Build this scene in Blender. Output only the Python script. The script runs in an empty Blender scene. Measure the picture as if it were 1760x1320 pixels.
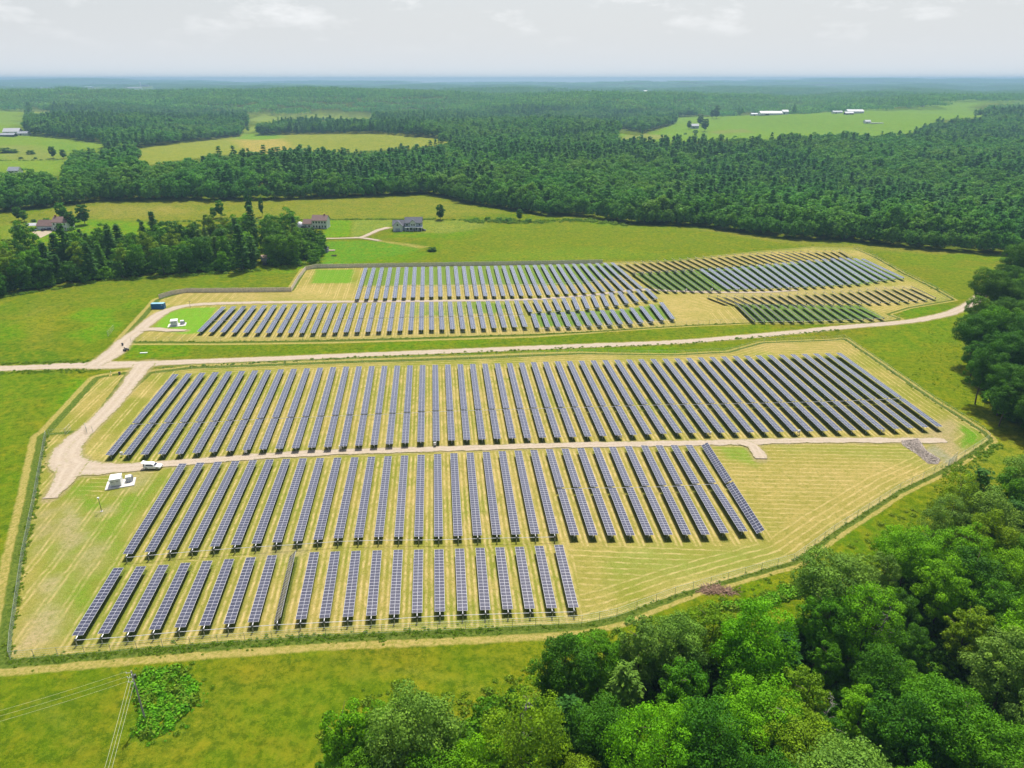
import bpy, math, random
import numpy as np
from mathutils import Vector, Matrix, Euler
rng = np.random.default_rng(7); random.seed(7)
S = bpy.context.scene; COL = S.collection
CAMZ = 100.0; F = 1200.0; PITCH = math.radians(23.6)
SP, CP = math.sin(PITCH), math.cos(PITCH)
SUN_AZ = math.radians(10); SUN_EL = math.radians(62)      # azimuth measured from +Y towards +X

# ------------------------------------------------------------------ terrain
def sm(t): t = np.clip(t, 0, 1); return t*t*(3-2*t)
def H(x, y):
    x = np.asarray(x, float); y = np.asarray(y, float)
    d = np.hypot(x, y)
    h = .45*np.sin(x/47+1)*np.cos(y/61)+.3*np.sin((x+y)/39)
    w = sm((d-430)/450)
    h = h + w*(9*np.sin(x/210+.5)*np.sin(y/190+1.1)+5*np.sin((x*.7-y)/120+2)+2.5*np.sin((x+.6*y)/70))
    w2 = sm((d-1300)/1600)
    h = h + w2*(20*np.sin(x/620+1.9)*np.sin(y/540+.4)+12*np.sin((x*.8+y)/330)+8*np.sin((x-y*.5)/190+1))
    def g(cx, cy, rx, ry, a): return a*np.exp(-((x-cx)/rx)**2-((y-cy)/ry)**2)
    h = h + g(-1500, 2950, 850, 420, 50)+g(450, 2900, 850, 380, 40)+g(2100, 3900, 900, 500, 30)+g(-700, 2700, 600, 350, 18)
    h = h + g(900, 2300, 450, 300, -6)+g(-160, 1260, 260, 200, 9)+g(-900, 1500, 300, 350, 10)
    w3 = sm((d-4500)/4500)
    h = h + w3*(2+12*np.sin(x/1300+.7)*np.sin(y/1300)+8*np.sin((x+y)/700))
    h = h + g(-8500, 12300, 3600, 1200, 92)+g(7800, 12600, 3600, 1300, 98)+g(300, 13400, 9000, 900, 12)+g(3500, 9500, 2200, 900, 26)+g(-3600, 9800, 1800, 700, 26)+w3*6*np.sin(x/410+y/900)
    h = np.where(h > 55, 55+45*np.tanh((h-55)/45), h)
    return h
TT = np.concatenate([np.linspace(40, 600, 400), np.geomspace(602, 15000, 900)])
def P(px, py, h=0.0):
    u = (px-880)/F; v = (py-660)/F
    dx, dy, dz = u, CP-v*SP, -SP-v*CP
    X, Y, Z = dx*TT, dy*TT, CAMZ+dz*TT
    b = np.nonzero(Z < H(X, Y)+h)[0]
    if len(b) == 0: t = TT[-1]
    else:
        i = b[0]; t0, t1 = (TT[i-1] if i else 10), TT[i]
        for _ in range(22):
            t = (t0+t1)/2
            if CAMZ+dz*t < H(dx*t, dy*t)+h: t1 = t
            else: t0 = t
    return Vector((dx*t, dy*t, float(H(dx*t, dy*t))))
def PP(pts, h=0.0): return np.array([P(a, b, h)[:2] for a, b in pts])
def proj(x, y, z):
    dep = y*CP-(z-CAMZ)*SP; up = y*SP+(z-CAMZ)*CP
    dep = np.where(dep < 1, 1, dep)
    return 880+F*x/dep, 660-F*up/dep
def sdf(X, Y, poly):                       # positive inside
    best = np.full(X.shape, 1e18); ins = np.zeros(X.shape, bool)
    n = len(poly)
    for i in range(n):
        ax, ay = poly[i]; bx, by = poly[(i+1) % n]
        ex, ey = bx-ax, by-ay
        t = np.clip(((X-ax)*ex+(Y-ay)*ey)/(ex*ex+ey*ey+1e-9), 0, 1)
        best = np.minimum(best, (X-ax-t*ex)**2+(Y-ay-t*ey)**2)
        c = (ay > Y) != (by > Y)
        with np.errstate(divide='ignore', invalid='ignore'):
            xi = (bx-ax)*(Y-ay)/(by-ay)+ax
        ins ^= c & (X < xi)
    d = np.sqrt(best)
    return np.where(ins, d, -d)
def inpoly(X, Y, poly):
    ins = np.zeros(np.shape(X), bool); n = len(poly)
    for i in range(n):
        ax, ay = poly[i]; bx, by = poly[(i+1) % n]
        c = (ay > Y) != (by > Y)
        with np.errstate(divide='ignore', invalid='ignore'):
            xi = (bx-ax)*(Y-ay)/(by-ay)+ax
        ins ^= c & (X < xi)
    return ins
def hsh(i, j, s): 
    v = np.sin(i*127.1+j*311.7+s*74.7)*43758.5453
    return v-np.floor(v)
def vnoise(x, y, s=0):
    i, j = np.floor(x), np.floor(y); f, g = x-i, y-j
    f = f*f*(3-2*f); g = g*g*(3-2*g)
    return (hsh(i, j, s)*(1-f)+hsh(i+1, j, s)*f)*(1-g)+(hsh(i, j+1, s)*(1-f)+hsh(i+1, j+1, s)*f)*g
def fbm(x, y, s=0, o=3):
    r = 0; a = .5; t = 0
    for k in range(o): r = r+a*vnoise(x, y, s+k); t += a; a *= .5; x = x*2.03+7; y = y*2.03+3
    return r/t*2-1

# ------------------------------------------------------------------ materials
class NT:
    def __init__(s, name, vol=False):
        s.m = bpy.data.materials.new(name); s.m.use_nodes = True; s.t = s.m.node_tree
        s.t.nodes.clear(); s.out = s.n('ShaderNodeOutputMaterial')
    def n(s, ty, **kw):
        nd = s.t.nodes.new(ty)
        for k, v in kw.items():
            if k == 'ins':
                for kk, vv in v.items(): s.set(nd, kk, vv)
            else: setattr(nd, k, v)
        return nd
    def set(s, nd, k, v):
        if isinstance(v, bpy.types.NodeSocket): s.t.links.new(v, nd.inputs[k])
        else: nd.inputs[k].default_value = v
    def l(s, a, b): s.t.links.new(a, b)
    def math(s, op, a, b=None, clamp=False):
        nd = s.n('ShaderNodeMath', operation=op, use_clamp=clamp); s.set(nd, 0, a)
        if b is not None: s.set(nd, 1, b)
        return nd.outputs[0]
    def mapr(s, v, a, b, c=0., d=1.):
        nd = s.n('ShaderNodeMapRange'); s.set(nd, 0, v); nd.inputs[1].default_value = a; nd.inputs[2].default_value = b
        nd.inputs[3].default_value = c; nd.inputs[4].default_value = d; return nd.outputs[0]
    def mix(s, f, a, b, mode='MIX'):
        nd = s.n('ShaderNodeMix', data_type='RGBA', blend_type=mode)
        s.set(nd, 0, f); s.set(nd, 6, a if isinstance(a, bpy.types.NodeSocket) else (*a, 1)); s.set(nd, 7, b if isinstance(b, bpy.types.NodeSocket) else (*b, 1))
        return nd.outputs[2]
    def noise(s, vec, scale, detail=3, rough=.55, dist=0.):
        nd = s.n('ShaderNodeTexNoise'); s.set(nd, 'Vector', vec); nd.inputs['Scale'].default_value = scale
        nd.inputs['Detail'].default_value = detail; nd.inputs['Roughness'].default_value = rough; nd.inputs['Distortion'].default_value = dist
        return nd.outputs[0]
    def attr(s, name): return s.n('ShaderNodeAttribute', attribute_name=name)
    def bsdf(s, col, rough=.7, metal=0., spec=.4):
        nd = s.n('ShaderNodeBsdfPrincipled'); s.set(nd, 'Base Color', col if isinstance(col, bpy.types.NodeSocket) else (*col, 1))
        s.set(nd, 'Roughness', rough); s.set(nd, 'Metallic', metal); s.set(nd, 'Specular IOR Level', spec)
        s.l(nd.outputs[0], s.out.inputs[0]); return nd
    def bump(s, h, strength=.5, dist=.1):
        nd = s.n('ShaderNodeBump'); s.set(nd, 'Height', h); nd.inputs['Strength'].default_value = strength; nd.inputs['Distance'].default_value = dist
        return nd.outputs[0]
_M = {}
def simple(name, col, rough=.7, metal=0., var=.25, scale=1.5, spec=.4, bump=0):
    if name in _M: return _M[name]
    t = NT(name); tc = t.n('ShaderNodeTexCoord').outputs['Object']
    n = t.noise(tc, scale, 4); n2 = t.noise(tc, scale*9, 3)
    c = t.mix(t.mapr(n, .3, .7), [v*(1-var) for v in col], [min(1, v*(1+var*.6)) for v in col])
    c = t.mix(t.mapr(n2, .45, .75, 0, .5*min(1, var*2)), c, [v*.6 for v in col])
    b = t.bsdf(c, rough, metal, spec)
    if bump: t.l(t.bump(n2, bump, .03), b.inputs['Normal'])
    _M[name] = t.m; return t.m
def leafmat(name, a, b, c, trans=.32):
    a, b, c = ([v*1.28 for v in q] for q in (a, b, c)); b = list(b)
    t = NT(name); rnd = t.n('ShaderNodeObjectInfo').outputs['Random']
    r = t.n('ShaderNodeValToRGB'); r.color_ramp.elements[0].color = (*a, 1); r.color_ramp.elements[1].color = (*c, 1)
    e = r.color_ramp.elements.new(.5); e.color = (*b, 1); t.l(rnd, r.inputs[0])
    cl = t.attr('cl').outputs['Fac']
    col = t.mix(t.mapr(cl, 0, 1), r.outputs[0], [1.45*b[0]+.008, 1.25*b[1]+.01, b[2]*.8])
    hv = t.n('ShaderNodeHueSaturation'); t.set(hv, 'Color', col); t.set(hv, 'Value', t.mapr(cl, 0, 1, .8, 1.2)); 
    pos = t.n('ShaderNodeNewGeometry').outputs['Position']
    ns = t.noise(pos, .012, 3); t.set(hv, 'Hue', t.mapr(ns, .3, .7, .485, .515))
    p = t.n('ShaderNodeBsdfPrincipled'); t.l(hv.outputs[0], p.inputs['Base Color']); t.set(p, 'Roughness', .65); t.set(p, 'Specular IOR Level', .12)
    tr = t.n('ShaderNodeBsdfTranslucent'); t.l(hv.outputs[0], tr.inputs[0])
    mx = t.n('ShaderNodeMixShader'); mx.inputs[0].default_value = trans; t.l(p.outputs[0], mx.inputs[1]); t.l(tr.outputs[0], mx.inputs[2])
    t.l(mx.outputs[0], t.out.inputs[0]); return t.m

# ------------------------------------------------------------------ object helpers
def link(o, parent=None):
    COL.objects.link(o)
    if parent is not None: o.parent = parent
    return o
def tag(o, label=None, cat=None, group=None, kind=None):
    if label: o['label'] = label
    if cat: o['category'] = cat
    if group: o['group'] = group
    if kind: o['kind'] = kind
    return o
def thing(name, loc, rz, label, cat, group=None):
    o = bpy.data.objects.new(name, None); o.empty_display_size = .5; link(o)
    o.location = loc; o.rotation_euler = (0, 0, rz); return tag(o, label, cat, group)
class MB:
    def __init__(s): s.v = []; s.f = []; s.uv = []
    def add(s, vs, fs):
        k = len(s.v); s.v += [tuple(v) for v in vs]; s.f += [tuple(i+k for i in f) for f in fs]; return s
    def box(s, x0, x1, y0, y1, z0, z1, M=None):
        vs = [Vector((x, y, z)) for z in (z0, z1) for y in (y0, y1) for x in (x0, x1)]
        if M is not None: vs = [M @ v for v in vs]
        return s.add(vs, [(0, 2, 3, 1), (4, 5, 7, 6), (0, 1, 5, 4), (2, 6, 7, 3), (0, 4, 6, 2), (1, 3, 7, 5)])
    def tube(s, p, q, r0, r1=None, n=8, caps=True):
        p, q = Vector(p), Vector(q); r1 = r0 if r1 is None else r1
        d = (q-p).normalized(); a = d.orthogonal().normalized(); b = d.cross(a)
        vs = []
        for c, r in ((p, r0), (q, r1)):
            for i in range(n):
                t = 2*math.pi*i/n; vs.append(c+a*math.cos(t)*r+b*math.sin(t)*r)
        fs = [(i, (i+1) % n, n+(i+1) % n, n+i) for i in range(n)]
        if caps: fs += [tuple(range(n-1, -1, -1)), tuple(range(n, 2*n))]
        return s.add(vs, fs)
    def prism(s, prof, y0, y1, M=None):     # profile in xz extruded in y
        n = len(prof); vs = [Vector((x, y0, z)) for x, z in prof]+[Vector((x, y1, z)) for x, z in prof]
        if M is not None: vs = [M @ v for v in vs]
        return s.add(vs, [tuple(range(n)), tuple(range(2*n-1, n-1, -1))]+[(i, n+i, n+(i+1) % n, (i+1) % n) for i in range(n)])
    def mesh(s, name):
        m = bpy.data.meshes.new(name); m.from_pydata(s.v, [], s.f); m.validate(); m.update(); return m
    def build(s, name, mat, parent=None, loc=(0, 0, 0), rot=(0, 0, 0), smooth=False, bevel=0):
        m = s.mesh(name); m.materials.append(mat)
        if smooth: m.shade_smooth()
        o = bpy.data.objects.new(name, m); link(o, parent); o.location = loc; o.rotation_euler = rot
        if bevel:
            b = o.modifiers.new('bevel', 'BEVEL'); b.width = bevel; b.segments = 2; b.limit_method = 'ANGLE'
        return o
def npmesh(name, V, Fq, attrs=None, mats=()):
    V = np.asarray(V, np.float32); Fq = np.asarray(Fq, np.int32); k = Fq.shape[1]
    m = bpy.data.meshes.new(name); m.vertices.add(len(V)); m.vertices.foreach_set('co', V.ravel())
    m.loops.add(Fq.size); m.loops.foreach_set('vertex_index', Fq.ravel())
    m.polygons.add(len(Fq)); m.polygons.foreach_set('loop_start', np.arange(len(Fq), dtype=np.int32)*k)
    m.update(calc_edges=True)
    for an, arr in (attrs or {}).items():
        arr = np.asarray(arr, np.float32)
        if arr.ndim == 1: a = m.attributes.new(an, 'FLOAT', 'POINT'); a.data.foreach_set('value', arr)
        else:
            a = m.attributes.new(an, 'FLOAT_COLOR', 'POINT')
            a.data.foreach_set('color', np.concatenate([arr, np.ones((len(arr), 1), np.float32)], 1).ravel())
    for mt in mats: m.materials.append(mt)
    return m
ORD1 = 'first second third fourth fifth sixth seventh eighth ninth tenth eleventh twelfth thirteenth fourteenth fifteenth sixteenth seventeenth eighteenth nineteenth'.split()
TENS = {2: ('twenty', 'twentieth'), 3: ('thirty', 'thirtieth'), 4: ('forty', 'fortieth'), 5: ('fifty', 'fiftieth'), 6: ('sixty', 'sixtieth')}
def ordw(n):
    if n < 20: return ORD1[n-1]
    t, u = divmod(n, 10)
    return TENS[t][1] if u == 0 else TENS[t][0]+'-'+ORD1[u-1]
HAZE = 1.4e-4; SKYC = (6.7, 7.0, 7.35); CLOUDC = (7.9, 8.0, 8.1); EXPO = 0.33
# ------------------------------------------------------------------ panel block layout (row ends read off as bearings, laid on the terrain)
PZ = 1.62
# name: (count, [(idx,x,y) near ends], [(idx,x,y) far ends], split(list or None), tilt_deg, where-text)
BL = {}
BL['front'] = dict(n=22, near=[(0,133,1092),(2,221,1086),(4,309,1078),(7,435,1069),(9,517,1064),(12,638,1058),(15,756,1051),(18,873,1047),(21,986,1044)],
  far=[(0,204,976),(2,281,971),(5,394,960),(9,540-36,951),(11,576,948),(15,754,944.3) if 0 else (10,540.6,949),(15,719.6+0,944.7),(16,754.5,944.3),(19,858.5,941),(21,926.7,938)], gap=None, tilt=3, w='short front block beside the meadow')
BL['front']['near']=[(0,133,1092),(2,221,1086),(4,309,1078),(7,435,1069),(8,477,1066),(9,517,1064),(12,638,1058),(15,756,1051),(18,873,1047),(21,986,1044)]
BL['front']['far']=[(0,204,976),(2,281.5,971),(4,357,964),(6,431.5,958),(8,504,951),(9,540.6,949),(11,612,947),(13,684.6,945),(15,754.5,944.3),(17,825,941.8),(19,892.6,940),(21,960,936.6)]
BL['second'] = dict(n=33, near=[(0,219,952),(2,294,945),(4,368.5,939),(6,440,934),(8,511,929.8),(10,581,924.7),(12,650.6,922.7),(15,754,922),(18,854,919),(21,953,917),(22,988,919.6),(25,1084,920),(27,1149,919),(29,1213,918.6),(31,1278,913),(32,1308,914)],
  far=[(0,314.5,796.7),(4,435.5,790.7),(7,521,788),(10,610,786),(13,695.5,783),(16,780,779),(19,863,775.5),(22,944,772),(25,1024.5,769),(28,1107,765.6),(31,1183.5,764.7),(32,1211,763)], gap=[(22,966,839),(28,1165,834.6),(31,1224,831),(32,1253,829.5)], tilt=3, w='second block below the dirt track')
BL['middle'] = dict(n=55, near=[(0,187.5,782),(4,307.5,780),(8,423,773),(13,563,768),(17,669,763),(20,750,757.5),(25,881,753),(30,1011,750),(36,1167,744),(40,1266,743),(45,1393,741),(50,1517,738),(54,1615,733)],
  far=[(0,302,643),(4,394,638.5),(9,505.6,634),(13,595.3,630),(18,704.8,628),(22,791,626),(26,875.6,624),(30,958,621),(35,1060,618.5),(40,1163,616),(45,1263,612),(50,1362,609),(54,1441,606.5)], gap=.39, tilt=3, w='long middle block')
BL['upper'] = dict(n=31, near=[(0,342.6,570),(5,441.5,572),(10,537,572),(15,632,570),(20,724,567),(25,814,565),(30,903,561.5)],
  far=[(0,385,527),(6,490,523),(12,593,521.5),(18,693.5,519),(24,789,518),(30,887,516)], gap=.46, tilt=3, w='upper block above the gravel road')
BL['bend_upper'] = dict(n=14, near=[(0,912.5,536),(5,994,532),(9,1060.8,524.5),(11,1095.5,518),(13,1128,513)],
  far=[(0,902,516),(4,968,512),(8,1034,505),(11,1078.5,498.5),(13,1109.5,495)], gap=None, tilt=4, w='upper short rows')
BL['bend_lower'] = dict(n=14, near=[(0,924,563),(5,1014,559.5),(9,1085,556),(11,1121,552),(13,1157,548)],
  far=[(0,916,539),(5,1000,535),(9,1067.6,531),(11,1101,526),(13,1136,519.5)], gap=None, tilt=4, w='lower short rows')
BL['top'] = dict(n=32, near=[(0,613,513.8),(5,694,511.5),(10,773,509),(15,850,509),(20,928,507.5),(25,1006,503),(29,1071,499),(31,1103,495.7)],
  far=[(0,628.8,460),(5,699,459),(10,769,457.5),(15,838,457),(20,905,455.5),(25,972,453.5),(31,1052,451.4)], gap=.38, tilt=3, w='top block below the board fence')
BL['ridge'] = dict(n=30, near=[(0,1091,467.7),(8,1203,461),(14,1285,454),(20,1364,448),(29,1464.5,441.8)],
  far=[(0,1064,451.5),(8,1168,443.5),(17,1288,435),(24,1375,431),(29,1443,429)], gap=None, tilt=24, w='steeply tilted ridge rows')
BL['dark'] = dict(n=8, near=[(0,1132,499),(7,1238,498.4)], far=[(0,1087.6,468),(7,1186,462)], gap=None, tilt=21, w='dark rows above the straw slope')
BL['blue'] = dict(n=21, near=[(0,1254,496.7),(4,1313,495.5),(8,1371.6,493),(12,1432,490),(15,1477,486.6),(18,1523,480),(20,1552,477.5)],
  far=[(0,1204.5,462.6),(4,1260,459),(9,1331.5,453),(13,1387,447),(17,1442,442.6),(20,1482,444.7)], gap=None, tilt=-4, w='blue block below the ridge')
BL['brown'] = dict(n=24, near=[(0,1248,519),(3,1293,521.5),(6,1340,522.7),(10,1400,521.5),(15,1480,520),(19,1545,517.5),(23,1607,511)],
  far=[(0,1217,507),(3,1262,506.5),(6,1309,505),(10,1370,503),(15,1445,499.5),(19,1505,494.5),(23,1566.7,492)], gap=None, tilt=25, w='thin rows on bare ground')
BL['green'] = dict(n=14, near=[(0,1296.6,551),(5,1380,551),(9,1448,548),(13,1518,545.7)], far=[(0,1265,520.5),(4,1331,526),(9,1413,524.5),(13,1477,525)], gap=None, tilt=21, w='lowest thin rows at right')
def interp(tab, i, h):
    tab = sorted(tab); w = [P(x, y, h) for _, x, y in tab]; k = [t[0] for t in tab]
    return Vector((float(np.interp(i, k, [q.x for q in w])), float(np.interp(i, k, [q.y for q in w])), 0))
for k, b in BL.items():
    tn = sorted(b['near']); tf = sorted(b['far'])
    wn = [P(x, y, PZ) for _, x, y in tn]; wf = [P(x, y, PZ) for _, x, y in tf]
    kn = [t[0] for t in tn]; kf = [t[0] for t in tf]; I = np.arange(b['n'])
    b['N'] = np.stack([np.interp(I, kn, [q.x for q in wn]), np.interp(I, kn, [q.y for q in wn])], 1)
    b['Fw'] = np.stack([np.interp(I, kf, [q.x for q in wf]), np.interp(I, kf, [q.y for q in wf])], 1)
    g = b['gap']; b['G'] = [None]*b['n']
    if g is not None:
        for i in range(b['n']):
            pn = (np.interp(i, kn, [t[1] for t in tn]), np.interp(i, kn, [t[2] for t in tn])); pf = (np.interp(i, kf, [t[1] for t in tf]), np.interp(i, kf, [t[2] for t in tf]))
            if isinstance(g, float): q = P(pn[0]+(pf[0]-pn[0])*g, pn[1]+(pf[1]-pn[1])*g, PZ)
            elif i >= g[0][0]: q = P(np.interp(i, [t[0] for t in g], [t[1] for t in g]), np.interp(i, [t[0] for t in g], [t[2] for t in g]), PZ)
            else: continue
            a = Vector(b['Fw'][i])-Vector(b['N'][i]); f = (Vector(q[:2])-Vector(b['N'][i])).dot(a)/a.length_squared
            b['G'][i] = f

# ------------------------------------------------------------------ ground sheet
def axis(lo, hi, step, far_lo, far_hi, ratio):
    a = list(np.arange(lo, hi+.01, step)); s = step; v = a[-1]
    while v < far_hi: s *= ratio; v += s; a.append(v)
    s = step; v = lo; pre = []
    while v > far_lo: s *= ratio; v -= s; pre.append(v)
    return np.array(pre[::-1]+a)
gx = axis(-235, 300, 1.6, -13500, 13500, 1.045); gy = axis(58, 470, 1.6, -60, 15200, 1.028)
GX, GY = np.meshgrid(gx, gy); nx, ny = len(gx), len(gy)
X, Y = GX.ravel(), GY.ravel(); Z = H(X, Y)
DST = np.hypot(X, Y)
M1 = PP([(80,748),(60,860),(40,960),(20,1100),(19,1132),(100,1125),(280,1110),(560,1090),(800,1080),(1000,1070),(1060,1058),(1160,1022),(1251,996),(1364,964),(1433,914),(1546,842),(1605,814),(1642,794),(1700,756),(1687,742),(1655,722),(1603,689),(1501,618),(1450,583),(1440,585),(1313,590),(1255,606),(1160,611),(1000,609),(850,616),(600,624),(330,634),(262,642),(190,706),(135,745)])
M2 = PP([(225,587),(380,587),(580,584),(750,579),(921,574),(1023,569),(1180,559),(1296,554),(1501,554),(1545,548),(1520,540),(1560,528),(1637,515),(1596,492),(1552,471),(1501,442),(1467,427),(1399,425),(1296,434),(1160,449),(1040,452),(800,456),(600,460),(528,463),(505,500),(320,502),(276,515),(255,540),(215,585)])
M3 = PP([(172,650),(214,643),(145,738),(88,744)])
s1, s2, s3 = sdf(X, Y, M1), sdf(X, Y, M2), sdf(X, Y, M3)
sdm = np.maximum(np.maximum(s1, s2), s3)
# block index field
sdb = np.full(X.shape, -1e3); idx = np.zeros(X.shape)
near = DST < 560
for b in BL.values():
    N, W = b['N'], b['Fw']
    quad = np.concatenate([N, W[::-1]])
    xs, ys = X[near], Y[near]
    s = sdf(xs, ys, quad); best = sdb[near]; better = (s > best) & (s > -45)
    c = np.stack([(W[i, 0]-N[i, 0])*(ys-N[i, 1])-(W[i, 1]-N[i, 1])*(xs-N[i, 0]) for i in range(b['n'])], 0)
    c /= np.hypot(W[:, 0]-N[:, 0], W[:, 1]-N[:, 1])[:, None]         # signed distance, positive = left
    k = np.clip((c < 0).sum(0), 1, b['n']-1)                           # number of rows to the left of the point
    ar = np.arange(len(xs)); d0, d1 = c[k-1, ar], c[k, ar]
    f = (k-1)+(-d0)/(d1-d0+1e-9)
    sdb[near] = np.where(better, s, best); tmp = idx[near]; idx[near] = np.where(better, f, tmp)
sdb = np.where((sdb < -2.) & (idx > -.3), sdb-14, np.where((idx < -.3) & (sdb < -2.), np.maximum(sdb, -9), sdb))
# colours (linear albedo)
OLIVE = np.array([.098,.152,.003]); DEEP = np.array([.038,.095,.004]); BRIGHT = np.array([.075,.230,.002]); YEL = np.array([.215,.200,.014])
STRAW = np.array([.45,.33,.12]); MOWN = np.array([.185,.215,.022]); TANF = np.array([.34,.27,.075]); LAWN = np.array([.095,.260,.006]); BARE = np.array([.38,.29,.17])
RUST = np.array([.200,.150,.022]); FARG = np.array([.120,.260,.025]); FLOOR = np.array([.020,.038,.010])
def lay(C, poly, col, soft=3., amp=2., s=1, wl=9., k=1.):
    pw = PP(poly) if not isinstance(poly, np.ndarray) else poly
    lo, hi = pw.min(0)-soft*3-amp*2, pw.max(0)+soft*3+amp*2
    m = (X > lo[0]) & (X < hi[0]) & (Y > lo[1]) & (Y < hi[1])
    d = sdf(X[m], Y[m], pw)+amp*fbm(X[m]/wl, Y[m]/wl, s)
    w = sm(d/soft*.5+.5)*k
    C[m] = C[m]*(1-w[:, None])+col*w[:, None]
n1, n2, n3 = fbm(X/38, Y/38, 3), fbm(X/14, Y/14, 9), fbm(X/90, Y/90, 21)
CO = OLIVE+(BRIGHT-OLIVE)*sm(n1*2.2+.3)[:, None]*.8
CO = CO+(YEL-CO)*sm(n2*2.+n3*1.6-.05)[:, None]*.6
CO = CO+(RUST-CO)*sm(fbm(X/25, Y/17, 33)*2.6-.1)[:, None]*.75
DEEPW = sm(fbm(X/21, Y/30, 41)*2.6-.1)[:, None]*.6
CO = CO+(DEEP*1.3-CO)*DEEPW
CI = MOWN+(TANF-MOWN)*sm(n1*1.2+n2*1.4+.55)[:, None]
CI = CI+(STRAW-CI)*sm(fbm(X/11, Y/11, 55)*2.4+.05)[:, None]*.65
CI = CI+(LAWN-CI)*sm(n3*.6+fbm(X/9, Y/16, 61)*1.1-.35)[:, None]*.6
# patches outside
L = lambda *a, **k: lay(CO, *a, **k)
L([(0,1150),(300,1140),(700,1110),(960,1100),(930,1180),(700,1200),(560,1330),(0,1330)], np.array([.120,.155,.005]), 8, 3, 2, k=.55)
L([(330,1130),(760,1105),(900,1110),(700,1150),(400,1170)], np.array([.150,.130,.010]), 6, 4, 102, k=.6)
L([(120,1180),(215,1170),(225,1300),(150,1330),(60,1260)], np.array([.150,.125,.008]), 8, 5, 103, k=.5)
L([(0,1230),(130,1180),(330,1330),(0,1330)], np.array([.060,.125,.004]), 10, 5, 3, k=.7)
L([(250,1330),(420,1190),(760,1190),(640,1330)], np.array([.080,.150,.004]), 9, 5, 13, k=.7)
L([(236,1160),(320,1150),(335,1200),(300,1260),(240,1270)], np.array([.075,.200,.012]), 3, 2, 4, 5)
L([(0,640),(75,655),(100,700),(60,760),(30,900),(0,1050)], np.array([.090,.180,.006]), 6, 3, 5)
L([(20,700),(75,690),(70,760),(20,800)], YEL*.8, 9, 4, 6, k=.5)
L([(118,650),(170,650),(95,725),(100,690)], BRIGHT*1.05, 3, 1.5, 7)
L([(0,590),(60,600),(170,617),(150,626),(0,630)], DEEP*1.5, 3, 2, 8)
L([(112,545),(150,528),(205,532),(190,545),(215,556),(180,580),(150,592),(115,575),(160,560)], BRIGHT*1.1, 3, 2, 9)
L([(55,530),(75,500),(100,560),(60,600)], YEL*1.05, 8, 4, 10, k=.6)
L([(0,515),(60,500),(180,482),(300,473),(440,468),(550,456),(520,462),(495,495),(250,510),(60,540),(0,560)], np.array([.110,.155,.010]), 6, 4, 11, k=.7)
L([(440,470),(560,452),(640,440),(760,445),(600,455),(525,461),(500,470)], BRIGHT*1.05, 5, 3, 12, k=.8)
L([(222,590),(325,590),(330,612),(215,616)], BRIGHT*.9, 1.5, 1, 14)
L([(330,590),(620,588),(1000,577),(1300,560),(1300,570),(1000,590),(620,604),(330,616)], np.array([.085,.155,.010]), 3, 3, 15, k=.8)
L([(620,592),(840,583),(850,590),(640,602)], BRIGHT, 3, 2, 16, k=.7)
L([(880,604),(1160,592),(1165,605),(1000,606)], BRIGHT*.95, 3, 2, 17, k=.8)
L([(1160,595),(1440,570),(1445,582),(1300,590)], RUST*.9, 4, 2, 18, k=.6)
L([(260,630),(600,613),(800,607),(800,612),(600,620),(290,634)], np.array([.085,.150,.022]), 2, 1, 19, k=.8)
# behind the arrays
L([(0,372),(180,347),(350,346),(640,339),(740,336),(800,352),(880,366),(740,374),(500,377),(300,380),(110,378),(0,385)], np.array([.235,.215,.035]), 8, 6, 20, 25, k=.85)
L([(140,360),(300,352),(330,368),(180,375)], np.array([.42,.30,.10]), 12, 8, 21, 25, k=.6)
L([(0,385),(60,383),(150,390),(110,410),(0,415)], np.array([.200,.270,.030]), 5, 3, 22)
L([(60,378),(170,378),(300,385),(290,395),(100,420),(50,410)], LAWN*1.1, 4, 2, 23)
L([(560,378),(604,378),(600,406),(556,408)], LAWN*1.15, 1.5, 0, 24)
L([(606,378),(673,378),(672,390),(640,400),(603,408)], np.array([.230,.290,.055]), 1, 0, 25)
L([(722,378),(835,380),(840,392),(760,402),(700,398),(675,394)], np.array([.230,.270,.055]), 4, 1.5, 26)
L([(545,415),(650,414),(725,428),(700,436),(620,450),(555,456)], np.array([.070,.270,.018]), 3, 1, 27)
L([(652,414),(700,418),(735,424),(722,427),(655,415.5)], np.array([.42,.32,.11]), 2, 1, 28, 4)
L([(840,385),(900,383),(1080,388),(1250,395),(1380,412),(1450,418),(1440,426),(1300,430),(1150,445),(1000,448),(700,452),(760,430),(800,410)], np.array([.140,.175,.012]), 10, 5, 29, 30, k=.8)
L([(840,432),(1040,425),(1160,440),(1000,447),(800,450)], np.array([.130,.230,.018]), 8, 5, 30, k=.7)
L([(1180,392),(1250,394),(1330,410),(1560,426),(1700,436),(1660,438),(1500,432),(1300,412)], np.array([.290,.230,.055]), 5, 3, 31, k=.7)
L([(1470,432),(1700,440),(1690,500),(1640,510),(1560,470)], np.array([.150,.175,.012]), 8, 5, 32, k=.6)
L([(1450,590),(1660,530),(1700,640),(1760,760),(1760,800),(1700,740),(1560,650)], np.array([.155,.185,.006]), 6, 6, 33, 14, k=.7)
L([(1480,580),(1640,545),(1640,590),(1520,620)], np.array([.085,.190,.005]), 6, 4, 34, k=.7)
L([(1700,740),(1760,780),(1720,815),(1650,800)], np.array([.230,.240,.030]), 4, 4, 35, k=.7)
L([(1545,532),(1615,526),(1610,534),(1560,545)], BRIGHT*.9, 1, 1, 36)
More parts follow.
